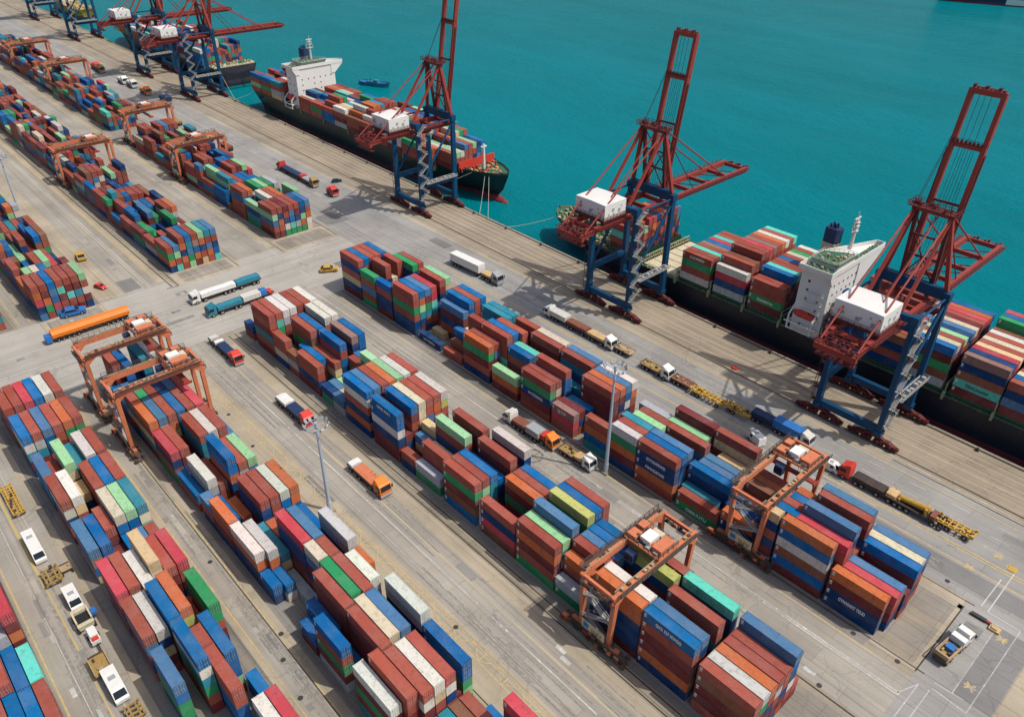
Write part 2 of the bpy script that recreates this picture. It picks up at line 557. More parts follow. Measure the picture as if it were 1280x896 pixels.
sheet('sand_strip', [(-290, -276.5, 127, 153.2), (-288.6, -276.5, 84.5, 109), (-282.6, -272, 36.4, 58), (-231.4, -222.3, 85.2, 106.5)], 3.6, 'sand')
sheet('yard_pad', [(-288.5, -278.5, 129.5, 151), (-287.5, -278.5, 87, 106.6), (-281.6, -274, 38.4, 55.8), (-230, -223.6, 87.2, 105)], 4.1, 'pad')
# rails
r = MB()
for y in (191.6, 210.4):
    r.beam((-1500, y + yq(-1500), 0.02), (150, y + yq(150), 0.02), 0.34, 0.16)
for a, b_ in ((-231, -15), (FARX, -278)):
    for y in (81.6, 83.85, 108.3):
        r.beam((a, y, 0.02), (b_, y, 0.02), 0.26, 0.1)
    for y in (127.7, 152.9):
        r.beam((a, y, 0.02), (b_, y, 0.02), 0.2, 0.08)
r.beam((-226, 35.1, 0.02), (-40, 35.1, 0.02), 0.2, 0.08)
r.beam((-226, 57.7, 0.02), (-40, 57.7, 0.02), 0.2, 0.08)
r.beam((-16.55, 127, 0.03), (-16.55, 151, 0.03), 0.25, 0.12)
tag(r.build('rails', 'rail'), kind='structure')


def strokes(segs, width, m, level=5, dash=None):
    qs, dz = [], []
    for i_, ((x0, y0), (x1, y1)) in enumerate(segs):
        d = Vector((x1 - x0, y1 - y0))
        L = d.length
        d /= L
        nrm = Vector((-d.y, d.x)) * width / 2
        pieces = [(0, L)] if not dash else [(t, min(L, t + dash[0])) for t in [i * (dash[0] + dash[1]) for i in range(int(L / (dash[0] + dash[1])) + 1)] if t < L - .5]
        for a, e in pieces:
            p, q = Vector((x0, y0)) + d * a, Vector((x0, y0)) + d * e
            dz.append(i_ * 0.0005)
            qs.append([tuple(p - nrm), tuple(q - nrm), tuple(q + nrm), tuple(p + nrm)])
    return sheet('road_markings', qs, level, m, dz)


def H_(y, a=-232, b=-18, drift=0):
    return ((a, y + drift * yq(a)), (b, y + drift * yq(b)))


strokes([H_(119.1, -246, -16.6), H_(119.75, -120, -16.6), H_(72.0, -225, -30), H_(75.6, FARX, -286), H_(124.2, -560, -240), H_(176, -900, -420)], 0.36, 'l_white')
strokes([H_(190.0, -120, 60, 1), ((-16.6, 119.1), (-16.6, 120))], 0.42, 'l_white')
strokes([H_(122.7, -246, -150), H_(68.5, -225, -60), H_(114.0, -230, -40), H_(5.5, -226, -70), H_(0.2, -226, -70)], 0.16, 'l_faint')
strokes([H_(173.0, -230, 30), H_(177.5, -230, 30), H_(182.0, -230, 30), H_(181, -900, -300)], 0.2, 'l_faint', dash=(4.5, 6.5))
strokes([H_(124.5, -232, -24), H_(35.45, -226, -60), H_(30.4, -226, -60), H_(-3.2, -226, -60), H_(168.4, -234, 30), H_(163.4, -234, 30),
         H_(167.6, -234, 30), H_(185.9, -230, 60, 1), H_(79.6, -800, -290), H_(85.2 - 5.8, -800, -290), H_(31, -420, -286), H_(34.5, -420, -286),
         H_(125.6, -800, -290), H_(164, -900, -300), H_(156, -900, -300)], 0.34, 'l_yellow')
strokes([H_(2.8, -226, -60)], 0.6, 'l_gold', 5.8)
M['l_pale'] = line_mat('pale_apron_lines', (0.46, 0.40, 0.29), (0.33, 0.27, 0.2), 0.42)
strokes([H_(y_, -900, 60, 1) for y_ in (189.0, 195.4, 198.6, 201.2, 204.4, 207.0)], 0.42, 'l_pale', 5.9)
M['l_broad'] = line_mat('broad_pale_yellow_paint', (0.54, 0.42, 0.18), (0.34, 0.31, 0.26), 0.4)
strokes([H_(74.5, -228, -40), H_(74.6, -900, -288)], 0.55, 'l_broad', 6.1)
M['tyre'] = line_mat('tyre_marks', (0.19, 0.175, 0.155), (0.31, 0.292, 0.262), 0.52)
rt = random.Random(8)
ty = []
for i in range(46):
    y = rt.choice((rt.uniform(67, 77), rt.uniform(110, 118), rt.uniform(156, 186), rt.uniform(31, 34.5), rt.uniform(-2, 7.6)))
    x = rt.uniform(-230, -40)
    L = rt.uniform(12, 45)
    for d_ in (0, 1.9):
        ty.append(((x, y + d_ * .9), (x + L, y + d_ * .9 + rt.uniform(-.25, .25))))
tm = strokes(ty, 0.42, 'tyre', 5.4)
tm.name = 'tyre_marks'
# yellow truss pattern on the sandy strip
tr = [H_(62.6, -205, -45), H_(65.0, -205, -45)]
k = -204
flip = False
while k < -46:
    tr.append(((k, 62.6 if flip else 65.0), (k + 3.6, 65.0 if flip else 62.6)))
    if not flip:
        tr.append(((k + 3.6, 62.6), (k + 3.6, 65.0)))
    flip = not flip
    k += 3.6
strokes(tr, 0.22, 'l_yellow', 6)
# boxes and crossing lines at the near end and on the crossing road
strokes([((-12.6, 125.6), (-5.8, 125.1)), ((-12.8, 127.2), (-7.2, 127.6)), ((-9.4, 127.5), (-9.5, 151.1)), ((-5.8, 125.1), (-5.7, 153.3)), ((-12.3, 153.4), (-5.7, 153.3)),
         ((-12.2, 151.2), (-6.8, 151.3)), ((-14.8, 124.6), (-14.9, 100)), ((-12.7, 124.8), (-12.8, 100)), ((-14.0, 153.9), (-13.9, 165)), ((-12.4, 153.4), (-12.5, 170)), ((-16.6, 120), (-14.8, 124.5))], 0.24, 'l_white', 6)
strokes([((XC1 - 2, 6), (XC1 - 2, 120)), ((XC0 + 2, 35), (XC0 + 2, 125)), ((-250, 20), (-250, 62)), ((-253.5, 20), (-253.5, 62)), ((-236, 8), (-227, 8)), ((-284.5, 62), (-284.5, 84))], 0.24, 'l_faint', 6)
strokes([((XC1 - 1, -20), (XC1 - 1, 28)), ((XC0 + 1, 109), (XC0 + 1, 122)), ((XC1 + 1, 108), (XC1 + 1, 123))], 0.24, 'l_yellow', 6)
arc = []
cx, cy, rr = -262, 134, 22
for a in range(0, 90, 10):
    arc.append(((cx + rr * math.cos(R_(a)), cy + rr * math.sin(R_(a))), (cx + rr * math.cos(R_(a + 10)), cy + rr * math.sin(R_(a + 10)))))
arc += [((-240, 134), (-240, 118)), ((-262, 156), (-290, 156)), ((-262, 150), (-235, 150)), ((-268, 153.5), (-268, 168)), ((-252, 140), (-268, 150))]
strokes(arc, 0.26, 'l_yellow', 6)
# small yellow symbols painted on the ground
sy = []
for x, y in ((-7.6, 131.5), (-7.6, 148), (-13.6, 170.5), (-20.4, 163.5), (-17, 172)):
    sy += [((x - .8, y - .9), (x + .8, y + .9)), ((x - .8, y + .9), (x + .8, y - .9)), ((x - 1.1, y), (x + 1.1, y))]
strokes(sy, 0.42, 'l_yellow', 6)
sheet('road_markings', [(x - 1.3, x + 1.3, y - .45, y + .45) for x, y in ((-68.5, 77.2), (-66.0, 76.0), (-142, 0), (-126, -1), (-118, 1.2), (-31, 111), (-102, 33), (-160, 33))], 6, 'l_white')

# bollards, manholes
proto = None
bm = MB().tube((0, 0, 0.2), (0, 0, 0.75), 0.28, 10, 0.22).tube((0, 0, 0.72), (0, 0, 0.95), 0.45, 10, 0.38).box(-.5, .5, -.5, .5, 0.05, 0.22)
bme = bm.mesh('bollard', 'iron')
for i, x in enumerate(range(-520, 0, 22)):
    o = link('bollard', bme, None, (x, qy(x) - 1.9, 0))
    tag(o, 'dark iron mooring bollard standing along the quay edge', 'bollard', 'bollards along the quay edge')
mm = MB().tube((0, 0, 0.0), (0, 0, 0.045), 0.55, 18).tube((0, 0, 0.04), (0, 0, 0.07), 0.38, 18).mesh('manhole_cover', 'iron')
for x, y in ((-34.5, 113.8), (-28, 109.5), (-128, 62), (-118, 61.5), (-87.5, 64.5), (-95, 31.5), (-105, 33.2), (-111, 36.0), (-29.5, 126.2), (-20, 126.5), (-22, 155.5), (-140, 33.5), (-172, 60.5), (-190, 62)):
    tag(link('manhole_cover', mm, None, (x, y, 0.02)), 'round dark manhole cover set in the yard paving', 'manhole cover', 'manhole covers in the yard')
# ------------------------------------------------------------------ quay cranes
def girder_mesh(red, yend):
    b = MB()
    for sx in (-1, 1):
        b.beam((sx * 4.9, -25, 36.4), (sx * 4.9, yend, 36.4), 1.1, 1.9)
        b.beam((sx * 6.2, -25, 36.9), (sx * 6.2, yend - 1, 36.9), 1.0, .12, 1)
        b.rail([(sx * 6.6, -25, 36.95), (sx * 6.6, yend - 1, 36.95)], 1.1, .045, 2.6, 1)
    for y in (-24, -9.4, 3, 11, 27, 37.5, 49, 60.5):
        if y < yend:
            b.beam((-4.4, y, 36.2), (4.4, y, 36.2), .9, 1.3)
    for y in range(15, 58, 7):
        if y < yend - 5:
            b.beam((-4.4, y, 36.1), (4.4, y + 6, 36.1), .25, .25, 1)
    for i in range(9):
        b.box(-4.6 + i * 1.1, -4.1 + i * 1.1, yend - .2, yend + 1.0, 35.9, 36.8 + .4 * (i % 3), 1)
    return b.mesh('girder', [red, 'crane_dark_red'])


def make_quay_crane(label, red='crane_red', blue='crane_blue'):
    t = thing('quay_crane', label, 'quay crane', group=None)
    LX = 9.25
    for sx in (-1, 1):
        for sy in (-1, 1):
            b = MB().beam((sx * LX, sy * 9.4, 4.3), (sx * LX, sy * 9.4, 40.5), 1.5, 2.0, 0, (0, 1, 0), 1.35, 1.8)
            b.box(sx * LX - 1.1, sx * LX + 1.1, sy * 9.4 - 1.25, sy * 9.4 + 1.25, 3.2, 4.6)
            b.box(sx * LX - 1.0, sx * LX + 1.0, sy * 9.4 - 1.2, sy * 9.4 + 1.2, 38.6, 41.0)
            b.build('leg', blue, t)
    for sy in (-1, 1):
        MB().beam((-LX + .8, sy * 9.4, 4.6), (LX - .8, sy * 9.4, 4.6), 1.5, 2.1).build('sill_beam', blue, t)
        wm = MB().tube((-.32, 0, 0), (.32, 0, 0), .42, 12).tube((-.36, 0, 0), (.36, 0, 0), .16, 8).mesh('crane_wheel', 'iron')
        for sx in (-1, 1):
            b = MB()
            x0, x1 = (sx * 8.2 - 6.9, sx * 8.2 + 6.9)
            b.prism([(x0 + 3.2, 2.1), (x1 - 3.2, 2.1), (x1 - 5.6, 3.25), (x0 + 5.6, 3.25)], sy * 9.4 - .55, sy * 9.4 + .55)
            for k in (-1, 1):
                cx = sx * 8.2 + k * 3.6
                b.prism([(cx - 3.1, 1.35), (cx + 3.1, 1.35), (cx + .9, 2.3), (cx - .9, 2.3)], sy * 9.4 - .75, sy * 9.4 + .75)
                for j in (-1, 1):
                    c2 = cx + j * 1.75
                    b.box(c2 - 1.45, c2 + 1.45, sy * 9.4 - .62, sy * 9.4 + .62, .55, 1.5)
                    b.box(c2 - .35, c2 + .35, sy * 9.4 - 1.25, sy * 9.4 + .9, .8, 1.7)
                    b.box(c2 + .6, c2 + 1.2, sy * 9.4 - 1.1, sy * 9.4 - .64, 1.0, 2.1)
            b.box(x0 - .5, x0 + .3, sy * 9.4 - .5, sy * 9.4 + .5, .7, 1.5)
            b.box(x1 - .3, x1 + .5, sy * 9.4 - .5, sy * 9.4 + .5, .7, 1.5)
            bo = b.build('bogie', 'crane_dark_red', t)
            for j in range(8):
                wo = link('wheel', wm, bo, (x0 + .9 + j * 1.72, sy * 9.4, .44))
                wo.rotation_euler = (0, 0, math.pi / 2)
    for sx in (-1, 1):
        b = MB().beam((sx * LX, -8.6, 13.2), (sx * LX, 8.6, 13.2), 1.2, 2.1)
        if sx > 0:
            b.rail([(LX + .5, -8, 14.2), (LX + .5, 8, 14.2)], 1.1, .05, 1.6, 1)
        b.build('portal_beam', [blue, 'offwhite'], t)
        MB().tube((sx * LX, -8.9, 14.5), (sx * LX, 9, 37.6), .5, 10).build('diagonal_brace', blue, t)
        MB().tube((sx * LX, -8.7, 39.4), (sx * LX, 8.7, 39.4), .33, 10).build('tie_tube', blue, t)
    MB().beam((-LX + .7, -9.4, 39.7), (LX - .7, -9.4, 39.7), 1.5, 1.8).build('upper_beam', blue, t)
    MB().beam((-LX + .7, 9.4, 40.2), (LX - .7, 9.4, 40.2), 2.0, 3.0).build('upper_beam', blue, t)
    link('girder', girder_mesh(red, 61), t)
    # tail platform with drums and railings
    b = MB()
    for sx in (-1, 1):
        b.beam((sx * 4.9, -30.5, 35.6), (sx * 4.9, -25, 36.2), 1.0, 1.3)
        b.beam((sx * 2.2, -30.5, 35.4), (sx * 2.2, -21, 36.0), .5, .7)
    b.box(-5.6, 5.6, -31.4, -30.2, 34.4, 36.0)
    b.rail([(-5.7, -31.5, 36), (5.7, -31.5, 36), (5.7, -24, 36), ], 1.2, .05, 1.2, 1)
    b.rail([(-5.7, -31.5, 36), (-5.7, -24, 36)], 1.2, .05, 1.2, 1)
    rr = random.Random(4)
    for i in range(34):
        x, y, z = rr.uniform(-5, 5), rr.uniform(-31, -22.5), rr.uniform(35.4, 36.4)
        d = rr.uniform(.25, .8)
        b.box(x - d, x + d, y - d * .7, y + d * .7, z, z + rr.uniform(.4, 1.2), rr.choice((0, 1, 1)))
    for i in range(5):
        b.tube((-5.2, -30.5 + i * 1.6, 37.1), (5.2, -30.5 + i * 1.6, 37.1), .14, 6, mi=1)
    b.box(-5.2, 5.2, -31, -29, 32.6, 32.8, 1)
    b.rail([(-5.2, -31, 32.8), (5.2, -31, 32.8)], 1.0, .05, 1.2, 1)
    for x in (-5, 5):
        b.beam((x, -30.8, 32.7), (x, -30.8, 35), .25, .25, 1)
    b.build('tail_platform', [red, 'crane_dark_red'], t)
    # machinery house
    b = MB()
    b.prism([(-7.2, 38.9), (5.6, 38.9), (5.6, 43.95), (-.8, 44.12), (-7.2, 43.95)], -21.2, -11.0)
    h = b.build('machinery_house', 'white', t)
    for x, z, s_ in ((-5.4, 41.0, .55), (-4.6, 41.1, .35), (-.6, 40.7, .55), (.2, 41.2, .3), (3.6, 40.5, .6), (2.6, 42.2, .25)):
        MB().box(x - s_, x + s_, -21.26, -21.15, z - s_, z + s_).build('vent', 'grey', h)
    for y, z, s_ in ((-19.2, 40.4, .3), (-17.2, 41.6, .55), (-16.8, 40.2, .3), (-14.2, 40.9, .6), (-13.3, 42.2, .25)):
        MB().box(5.55, 5.67, y - s_, y + s_, z - s_, z + s_).build('vent', 'grey', h)
    q = MB().box(-7.6, 6.0, -21.9, -10.4, 38.3, 38.86)
    q.rail([(-7.5, -21.8, 38.86), (5.9, -21.8, 38.86), (5.9, -10.5, 38.86)], 1.1, .045, 1.6)
    for x in (-4.9, 4.9):
        q.box(x - .6, x + .6, -21.5, -10.8, 37.4, 38.28)
    q.build('house_platform', 'crane_dark_red', t)
    # raised boom: two box beams and cross pieces
    y0, y1, z0, z1 = 10.6, 19.0, 37.4, 90.0
    P = lambda x, u: (x, y0 + (y1 - y0) * u, z0 + (z1 - z0) * u)
    b = MB()
    for sx in (-1, 1):
        b.beam(P(sx * 3.9, 0), P(sx * 3.9, 1), 1.15, 1.7, 0, (0, 1, 0))
        b.beam(P(sx * 4.75, .02), P(sx * 4.75, .72), .14, .9, 1, (0, 1, 0))
    for u, d in ((.03, 1.6), (.47, .6), (.745, 1.2), (.99, 1.4)):
        b.beam(P(-3.4, u), P(3.4, u), d, d, 0 if d > 1 else 1)
    for i in range(8):
        x = -3.6 + i
        b.box(x - .3, x + .3, y1 - .4, y1 + .9, z1 - .4, z1 + .5 + .5 * (i % 3 == 0), 1)
        p = Vector(P(x, .755))
        b.box(p.x - .25, p.x + .25, p.y - 1.2, p.y - .6, p.z, p.z + .9, 1)
    b.rail([P(-4.5, .752), P(4.5, .752)], 1.1, .05, 1.2, 1)
    b.build('boom', [red, 'crane_dark_red'], t)
    b = MB()
    for i, x in enumerate((-2.2, -1.3, -.5, .4, 1.3, 2.1)):
        b.tube(P(x, .04), P(x * .8, .73 if i % 2 else .98), .06, 5)
    for x in (-5.4, -5.0):
        b.tube((x, 8, 62), P(x + .9, .8), .08, 5)
    b.build('hoist_rope', 'iron', t)
    # A-frame with its head platform
    b = MB()
    for sx in (-1, 1):
        b.beam((sx * 8.6, 9.4, 41.2), (sx * 4.6, 7.4, 61.4), 1.0, 1.2, 0, (0, 1, 0))
        b.beam((sx * 4.3, 10.4, 41.5), (sx * 4.2, 7.8, 61.0), .9, 1.0, 1, (0, 1, 0))
        b.beam((sx * 4.9, -8.6, 40.5), (sx * 4.6, 6.8, 61.0), .8, .9, 0, (0, 1, 0))
    b.beam((-5.4, 7.4, 61.6), (5.4, 7.4, 61.6), 1.6, 1.2, 0)
    b.beam((-3.5, 9.6, 48), (3.5, 9.6, 48), .5, .6, 1)
    b.beam((-3.7, 8.8, 54), (3.7, 8.8, 54), .4, .5, 1)
    b.beam((-3.6, 10.2, 42), (3.7, 8.8, 54), .3, .3, 1)
    b.beam((3.6, 10.2, 42), (-3.7, 8.8, 54), .3, .3, 1)
    b.box(-6.2, 6.2, 5.4, 9.6, 62.2, 62.4, 1)
    b.rail([(-6.2, 5.4, 62.4), (6.2, 5.4, 62.4), (6.2, 9.6, 62.4), (-6.2, 9.6, 62.4), (-6.2, 5.4, 62.4)], 1.2, .06, 1.4, 1)
    for i in range(12):
        x, y = rr.uniform(-5.5, 5.5), rr.uniform(6, 9)
        b.tube((x - .25, y, 62.9), (x + .25, y, 62.9), rr.uniform(.35, .7), 8, mi=1)
    b.build('apex_frame', [red, 'crane_dark_red'], t)
    for sx in (-1, 1):
        MB().tube((sx * 4.7, 6.4, 61.6), (sx * 4.9, -29.6, 36.6), .27, 8).build('backstay', red, t)
        MB().tube((sx * 4.5, 8.2, 61.6), (sx * 4.9, 46, 37.4), .27, 8).build('forestay', red, t)
        MB().tube((sx * 4.4, 8.2, 60.5), (sx * 4.9, 27, 37.4), .17, 8).build('forestay', 'crane_dark_red', t)
    MB().tube((1.6, 6.2, 61), (2.2, -21, 38.8), .2, 8).tube((1.1, 6.2, 61), (1.2, -12, 44.2), .12, 6).build('backstay', red, t)
    # stair tower up the near land leg
    b = MB()
    z, f_ = 4.6, 0
    while z < 37:
        ya, yb = (-10.6, -7.0) if f_ else (-7.0, -10.6)
        b.beam((10.95, ya, z), (10.95, yb, z + 2.9), .9, .14)
        for x in (10.4, 11.5):
            b.beam((x, ya, z + 1.0), (x, yb, z + 3.9), .09, .09)
            b.beam((x, ya, z + .5), (x, yb, z + 3.4), .07, .07)
        b.box(10.3, 11.6, yb - .55, yb + .55, z + 2.85, z + 2.95)
        for dy in (-.5, .5):
            b.beam((11.55, yb + dy, z + 2.9), (11.55, yb + dy, z + 4.1), .09, .09)
        b.beam((11.55, yb - .5, z + 4.1), (11.55, yb + .5, z + 4.1), .09, .09)
        b.beam((10.2, yb, z + 2.7), (11.5, yb, z + 2.7), .2, .2)
        z += 2.9
        f_ = 1 - f_
    b.build('stair_tower', 'zinc', t)
    b = MB().box(10.1, 11.9, -7.5, 9.2, 14.35, 14.45)
    b.rail([(11.9, -7.5, 14.45), (11.9, 9.2, 14.45)], 1.15, .06, 1.1)
    for i in range(6):
        b.box(10.4, 11.4, -5 + i * 2.4, -4.0 + i * 2.4, 14.45, 15.1 + .5 * (i % 2))
    b.build('walkway', 'zinc', t)
    b = MB()
    z = 5.
    while z < 38:
        b.rail([(-11.4, -10.2, z), (-11.4, -8.6, z)], 1.0, .05, .8)
        b.box(-11.4, -10.2, -10.2, -8.6, z - .08, z)
        z += 4.2
    for y in (-10.2, -8.6):
        b.beam((-11.4, y, 4.5), (-11.4, y, 38.5), .12, .12)
    b.build('ladder', 'crane_dark_red', t)
    # trolley and driver's cab under the girder
    b = MB().box(-4.2, 4.2, -3.5, 1.5, 34.4, 35.2).box(-3.5, 3.5, -2.5, .5, 33.9, 34.4)
    b.rail([(-4.2, -3.5, 35.2), (4.2, -3.5, 35.2)], 1.0, .05, 1.4)
    tr_ = b.build('trolley', 'crane_dark_red', t)
    cb = MB().prism([(-1.2, 31.6), (1.0, 31.6), (1.4, 32.5), (1.2, 34.2), (-1.2, 34.2)], 2.2, 4.6).build('cab', 'offwhite', tr_)
    return t


def place_crane(first, i, x, label, y=0):
    o = first if i == 0 else copy_tree(first)
    o.location = (x, 200.95 + yq(x) + y, 0)
    tag(o, label, 'quay crane', 'ship-to-shore cranes along the quay')
    return o


qc = make_quay_crane('')
bpy.context.view_layer.update()
for i, (x, lb) in enumerate([
        (-158, 'blue and red quay crane with raised boom standing over the bow of the black-hulled ship'),
        (-65.8, 'blue and red quay crane with raised boom beside the white bridge of the black-hulled ship'),
        (-279.5, 'blue and red quay crane with raised boom over the foredeck of the dark green ship'),
        (-526, 'blue and red quay crane at the stern of the farthest berthed ship'),
        (-606, 'blue and red quay crane amidships of the farthest berthed ship'),
        (-766, 'distant blue crane legs just beyond the bow of the farthest berthed ship'),
        (-884, 'most distant blue crane at the far end of the quay')]):
    o = place_crane(qc, i, x, lb)
    if i in (2, 5, 6):          # no horizontal arm over the water here
        for ch in list(o.children):
            if ch.name.startswith('girder'):
                ch.data = girder_mesh('crane_red', 13)
            elif ch.name.startswith('forestay'):
                bpy.data.objects.remove(ch)


# ------------------------------------------------------------------ yard gantry cranes
def make_gantry(height, span, sign=True):
    """rail gantry over a container block; origin at the middle of its footprint, legs on both long sides of the block"""
    t = thing('yard_gantry_crane', '', 'gantry crane')
    h = span / 2
    rr = random.Random(9)
    for sy in (-1, 1):
        for sx in (-1, 1):
            b = MB().beam((sx * 3.7, sy * h, 2.6), (sx * 4.2, sy * h, height - 2.6), .85, .95, 0, (0, 1, 0), 1.0, 1.15)
            b.beam((sx * 4.2, sy * h, height - 2.8), (sx * 4.2, sy * (h - 2.4), height - .9), 1.0, 1.3, 0, (0, 0, 1))
            b.build('leg', 'gantry', t)
        # undercarriage: sill, bogies, motors, cable reels
        b = MB().beam((-6.4, sy * h, 2.3), (6.4, sy * h, 2.3), .9, .9, 0)
        for k in (-1, 1):
            cx = k * 4.9
            b.prism([(cx - 2.4, .9), (cx + 2.4, .9), (cx + .8, 1.9), (cx - .8, 1.9)], sy * h - .5, sy * h + .5, 'y', 1)
        b.prism([(-8.6, .45), (8.6, .45), (7.6, 2.0), (4, 2.5), (-4, 2.5), (-7.6, 2.0)], sy * h - .62, sy * h + .62, 'y', 1)
        for i in range(110):
            x, d = rr.uniform(-8.6, 8.6), rr.uniform(.15, .6)
            y = sy * h + rr.uniform(-1.25, 1.25)
            z = rr.uniform(.4, 3.2 - abs(x) * .15)
            b.box(x - d, x + d, y - d * .7, y + d * .7, z - d * .6, z + d * .6, rr.choice((0, 1, 1, 1, 1, 1, 2)))
        b.rail([(-6.3, sy * h - 1.0, 2.2), (6.3, sy * h - 1.0, 2.2)], 1.0, .05, 1.5, 1)
        bo = b.build('undercarriage', ['gantry', 'grimy', 'crane_red'], t)
        wm = MB().tube((0, -.3, 0), (0, .3, 0), .5, 12).mesh('gantry_wheel', 'grimy')
        for x in (-7.0, -5.6, -4.2, -2.8, 2.8, 4.2, 5.6, 7.0):
            link('wheel', wm, bo, (x, sy * h, .52))
    for sx in (-1, 1):
        b = MB()
        x = sx * 4.2
        b.beam((x, -h + 1.6, height - .8), (x, h - 1.6, height - .8), .95, 1.5)
        for e in (-1, 1):
            b.beam((x, e * (h - 1.6), height - .8), (x, e * (h + .9), height - 1.0), .9, 1.1, 0, (0, 0, 1), .8, .8)
        b.box(x + sx * .5, x + sx * 1.35, -h, h, height - .25, height - .17, 1)
        b.rail([(x + sx * 1.35, -h, height - .2), (x + sx * 1.35, h, height - .2)], 1.1, .05, 1.5, 1)
        b.rail([(x - sx * .4, -h, height - .02), (x - sx * .4, h, height - .02)], .45, .05, 1.1, 2)
        for i in range(16):
            y = rr.uniform(-h, h)
            b.box(x - .3, x + .35, y - .35, y + .35, height - .05, height + rr.uniform(.1, .5), rr.choice((1, 2)))
        b.build('girder', ['gantry', 'grimy', 'wood'], t)
    for sy in (-1, 1):
        b = MB().beam((-3.8, sy * (h + .4), height - 1.2), (3.8, sy * (h + .4), height - 1.2), .6, .8)
        b.box(-4.6, 4.6, sy * (h + .75) - .5, sy * (h + .75) + .5, height - 3.2, height - 3.1, 1)
        b.rail([(-4.6, sy * (h + 1.2), height - 3.1), (4.6, sy * (h + 1.2), height - 3.1)], 1.1, .05, 1.2, 1)
        for i in range(18):
            x, d = rr.uniform(-4.4, 4.4), rr.uniform(.15, .4)
            b.box(x - d, x + d, sy * (h + .75) - d, sy * (h + .75) + d, height - 3.1, height - 3.1 + rr.uniform(.3, 1.2), rr.choice((1, 2, 0)))
        b.build('end_platform', ['gantry', 'grimy', 'zinc'], t)
    # zigzag stairs between the landward legs
    b = MB()
    z, f_ = 2.8, 0
    while z < height - 4:
        xa, xb = (-3.0, 3.0) if f_ else (3.0, -3.0)
        for y in (-h - .45, -h + .45):
            b.beam((xa, y, z + .1), (xb, y, z + 3.2), .12, .3)
            b.beam((xa, y, z + 1.1), (xb, y, z + 4.2), .08, .08)
        b.beam((xa, -h, z), (xb, -h, z + 3.1), .8, .1)
        b.box(xb - .7, xb + .7, -h - .6, -h + .6, z + 3.05, z + 3.15)
        b.rail([(xb - .7, -h - .6, z + 3.1), (xb + .7, -h - .6, z + 3.1)], 1.0, .05, .7)
        z += 3.1
        f_ = 1 - f_
    b.build('stairs', 'zinc', t)
    if sign:
        b = MB().box(-3.1, 3.1, -h - .95, -h - .85, 2.9, 5.6)
        sp = b.build('sign_panel', 'cream', t)
        lettering('INV', 1.7, (-.4, -h - .96, 3.5), sp, 'mustard')
        MB().box(-2.6, -1.2, -h - .985, -h - .955, 3.7, 5.0).build('emblem', 'blue', sp)
    # trolley on top, with hoist, white electrical box and driver's cab
    b = MB().box(-4.6, 4.6, -3.1, -2.5, height + .15, height + .6).box(-4.6, 4.6, 2.5, 3.1, height + .15, height + .6)
    for x in (-4.4, -1.6, 1.6, 4.4):
        b.box(x - .25, x + .25, -2.5, 2.5, height + .2, height + .55)
    b.box(-3.2, 1.4, -2.2, 2.2, height + .5, height + .6, 1)
    b.rail([(-4.6, -3.2, height + .6), (4.6, -3.2, height + .6), (4.6, 3.2, height + .6), (-4.6, 3.2, height + .6), (-4.6, -3.2, height + .6)], 1.1, .05, 1.3, 1)
    for i in range(26):
        x, y, d = rr.uniform(-4, 4), rr.uniform(-2.6, 2.6), rr.uniform(.2, .55)
        b.box(x - d, x + d, y - d, y + d, height + .5, height + .7 + rr.uniform(.2, .9), rr.choice((0, 1, 1, 2)))
    for y in (-1.4, 1.4):
        b.tube((-2.6, y, height + 1.2), (-.6, y, height + 1.2), .55, 12, mi=1)
    tr_ = b.build('trolley', ['gantry', 'grimy', 'zinc'], t)
    MB().box(-1.4, 1.2, -1.9, 1.3, height + .9, height + 2.2).build('electrical_box', 'white', tr_)
    MB().box(1.9, 4.3, -2.2, 2.4, height + .8, height + 2.0).build('hoist_cover', 'gantry', tr_)
    MB().box(-4.3, -2.0, -2.6, -.2, height + .7, height + 1.6).box(-4.2, -2.4, .6, 2.7, height + .7, height + 1.9).build('motor_cover', 'gantry', tr_)
    MB().box(-1.2, 1.4, 1.6, 3.0, height + .7, height + 1.5).build('control_box', 'cream', tr_)
    b = MB().box(-2.6, -.6, -4.9, -3.2, height - 3.6, height - 1.2).box(-2.7, -.5, -4.95, -3.15, height - 1.2, height - 1.1)
    cb = b.build('cab', 'navy', tr_)
    MB().box(-2.65, -.55, -4.95, -4.85, height - 3.0, height - 1.7).build('window', 'glass', cb)
    b = MB().box(-.9, .9, -6, 6, height - 6.9, height - 6.5)
    for y in (-5.9, 5.9):
        b.box(-1.2, 1.2, y - .2, y + .2, height - 7.1, height - 6.4)
    sp_ = MB()
    sp_.box(-6.05, 6.05, -.7, .7, height - 4.6, height - 4.2)
    for x in (-6, 6):
        sp_.box(x - .2, x + .2, -1.2, 1.2, height - 4.8, height - 4.1)
    s_ = sp_.build('spreader', 'crane_red', tr_)
    q = MB()
    for x in (-1.4, 1.4):
        for y in (-.6, .6):
            q.tube((x, y, height - 4.2), (x * .8, y, height + .5), .05, 5)
    q.build('hoist_rope', 'iron', tr_)
    return t


def lettering(txt, size, loc, parent, m='letter', rz=0.0, width=1.0):
    cu = bpy.data.curves.new('lettering', 'FONT')
    cu.body = txt
    cu.size = size
    cu.extrude = 0.012
    cu.offset = size * 0.032
    cu.space_character = 1.05
    cu.materials.append(M[m])
    tmp = bpy.data.objects.new('lettering_curve', cu)
    me = bpy.data.meshes.new_from_object(tmp)
    bpy.data.objects.remove(tmp)
    bpy.data.curves.remove(cu)
    me.name = 'lettering'
    o = bpy.data.objects.new('lettering', me)
    C.objects.link(o)
    o.parent = parent
    o.location = loc
    o.rotation_euler = (math.pi / 2, 0, rz)
    o.scale = (width, 1, 1)
    return o


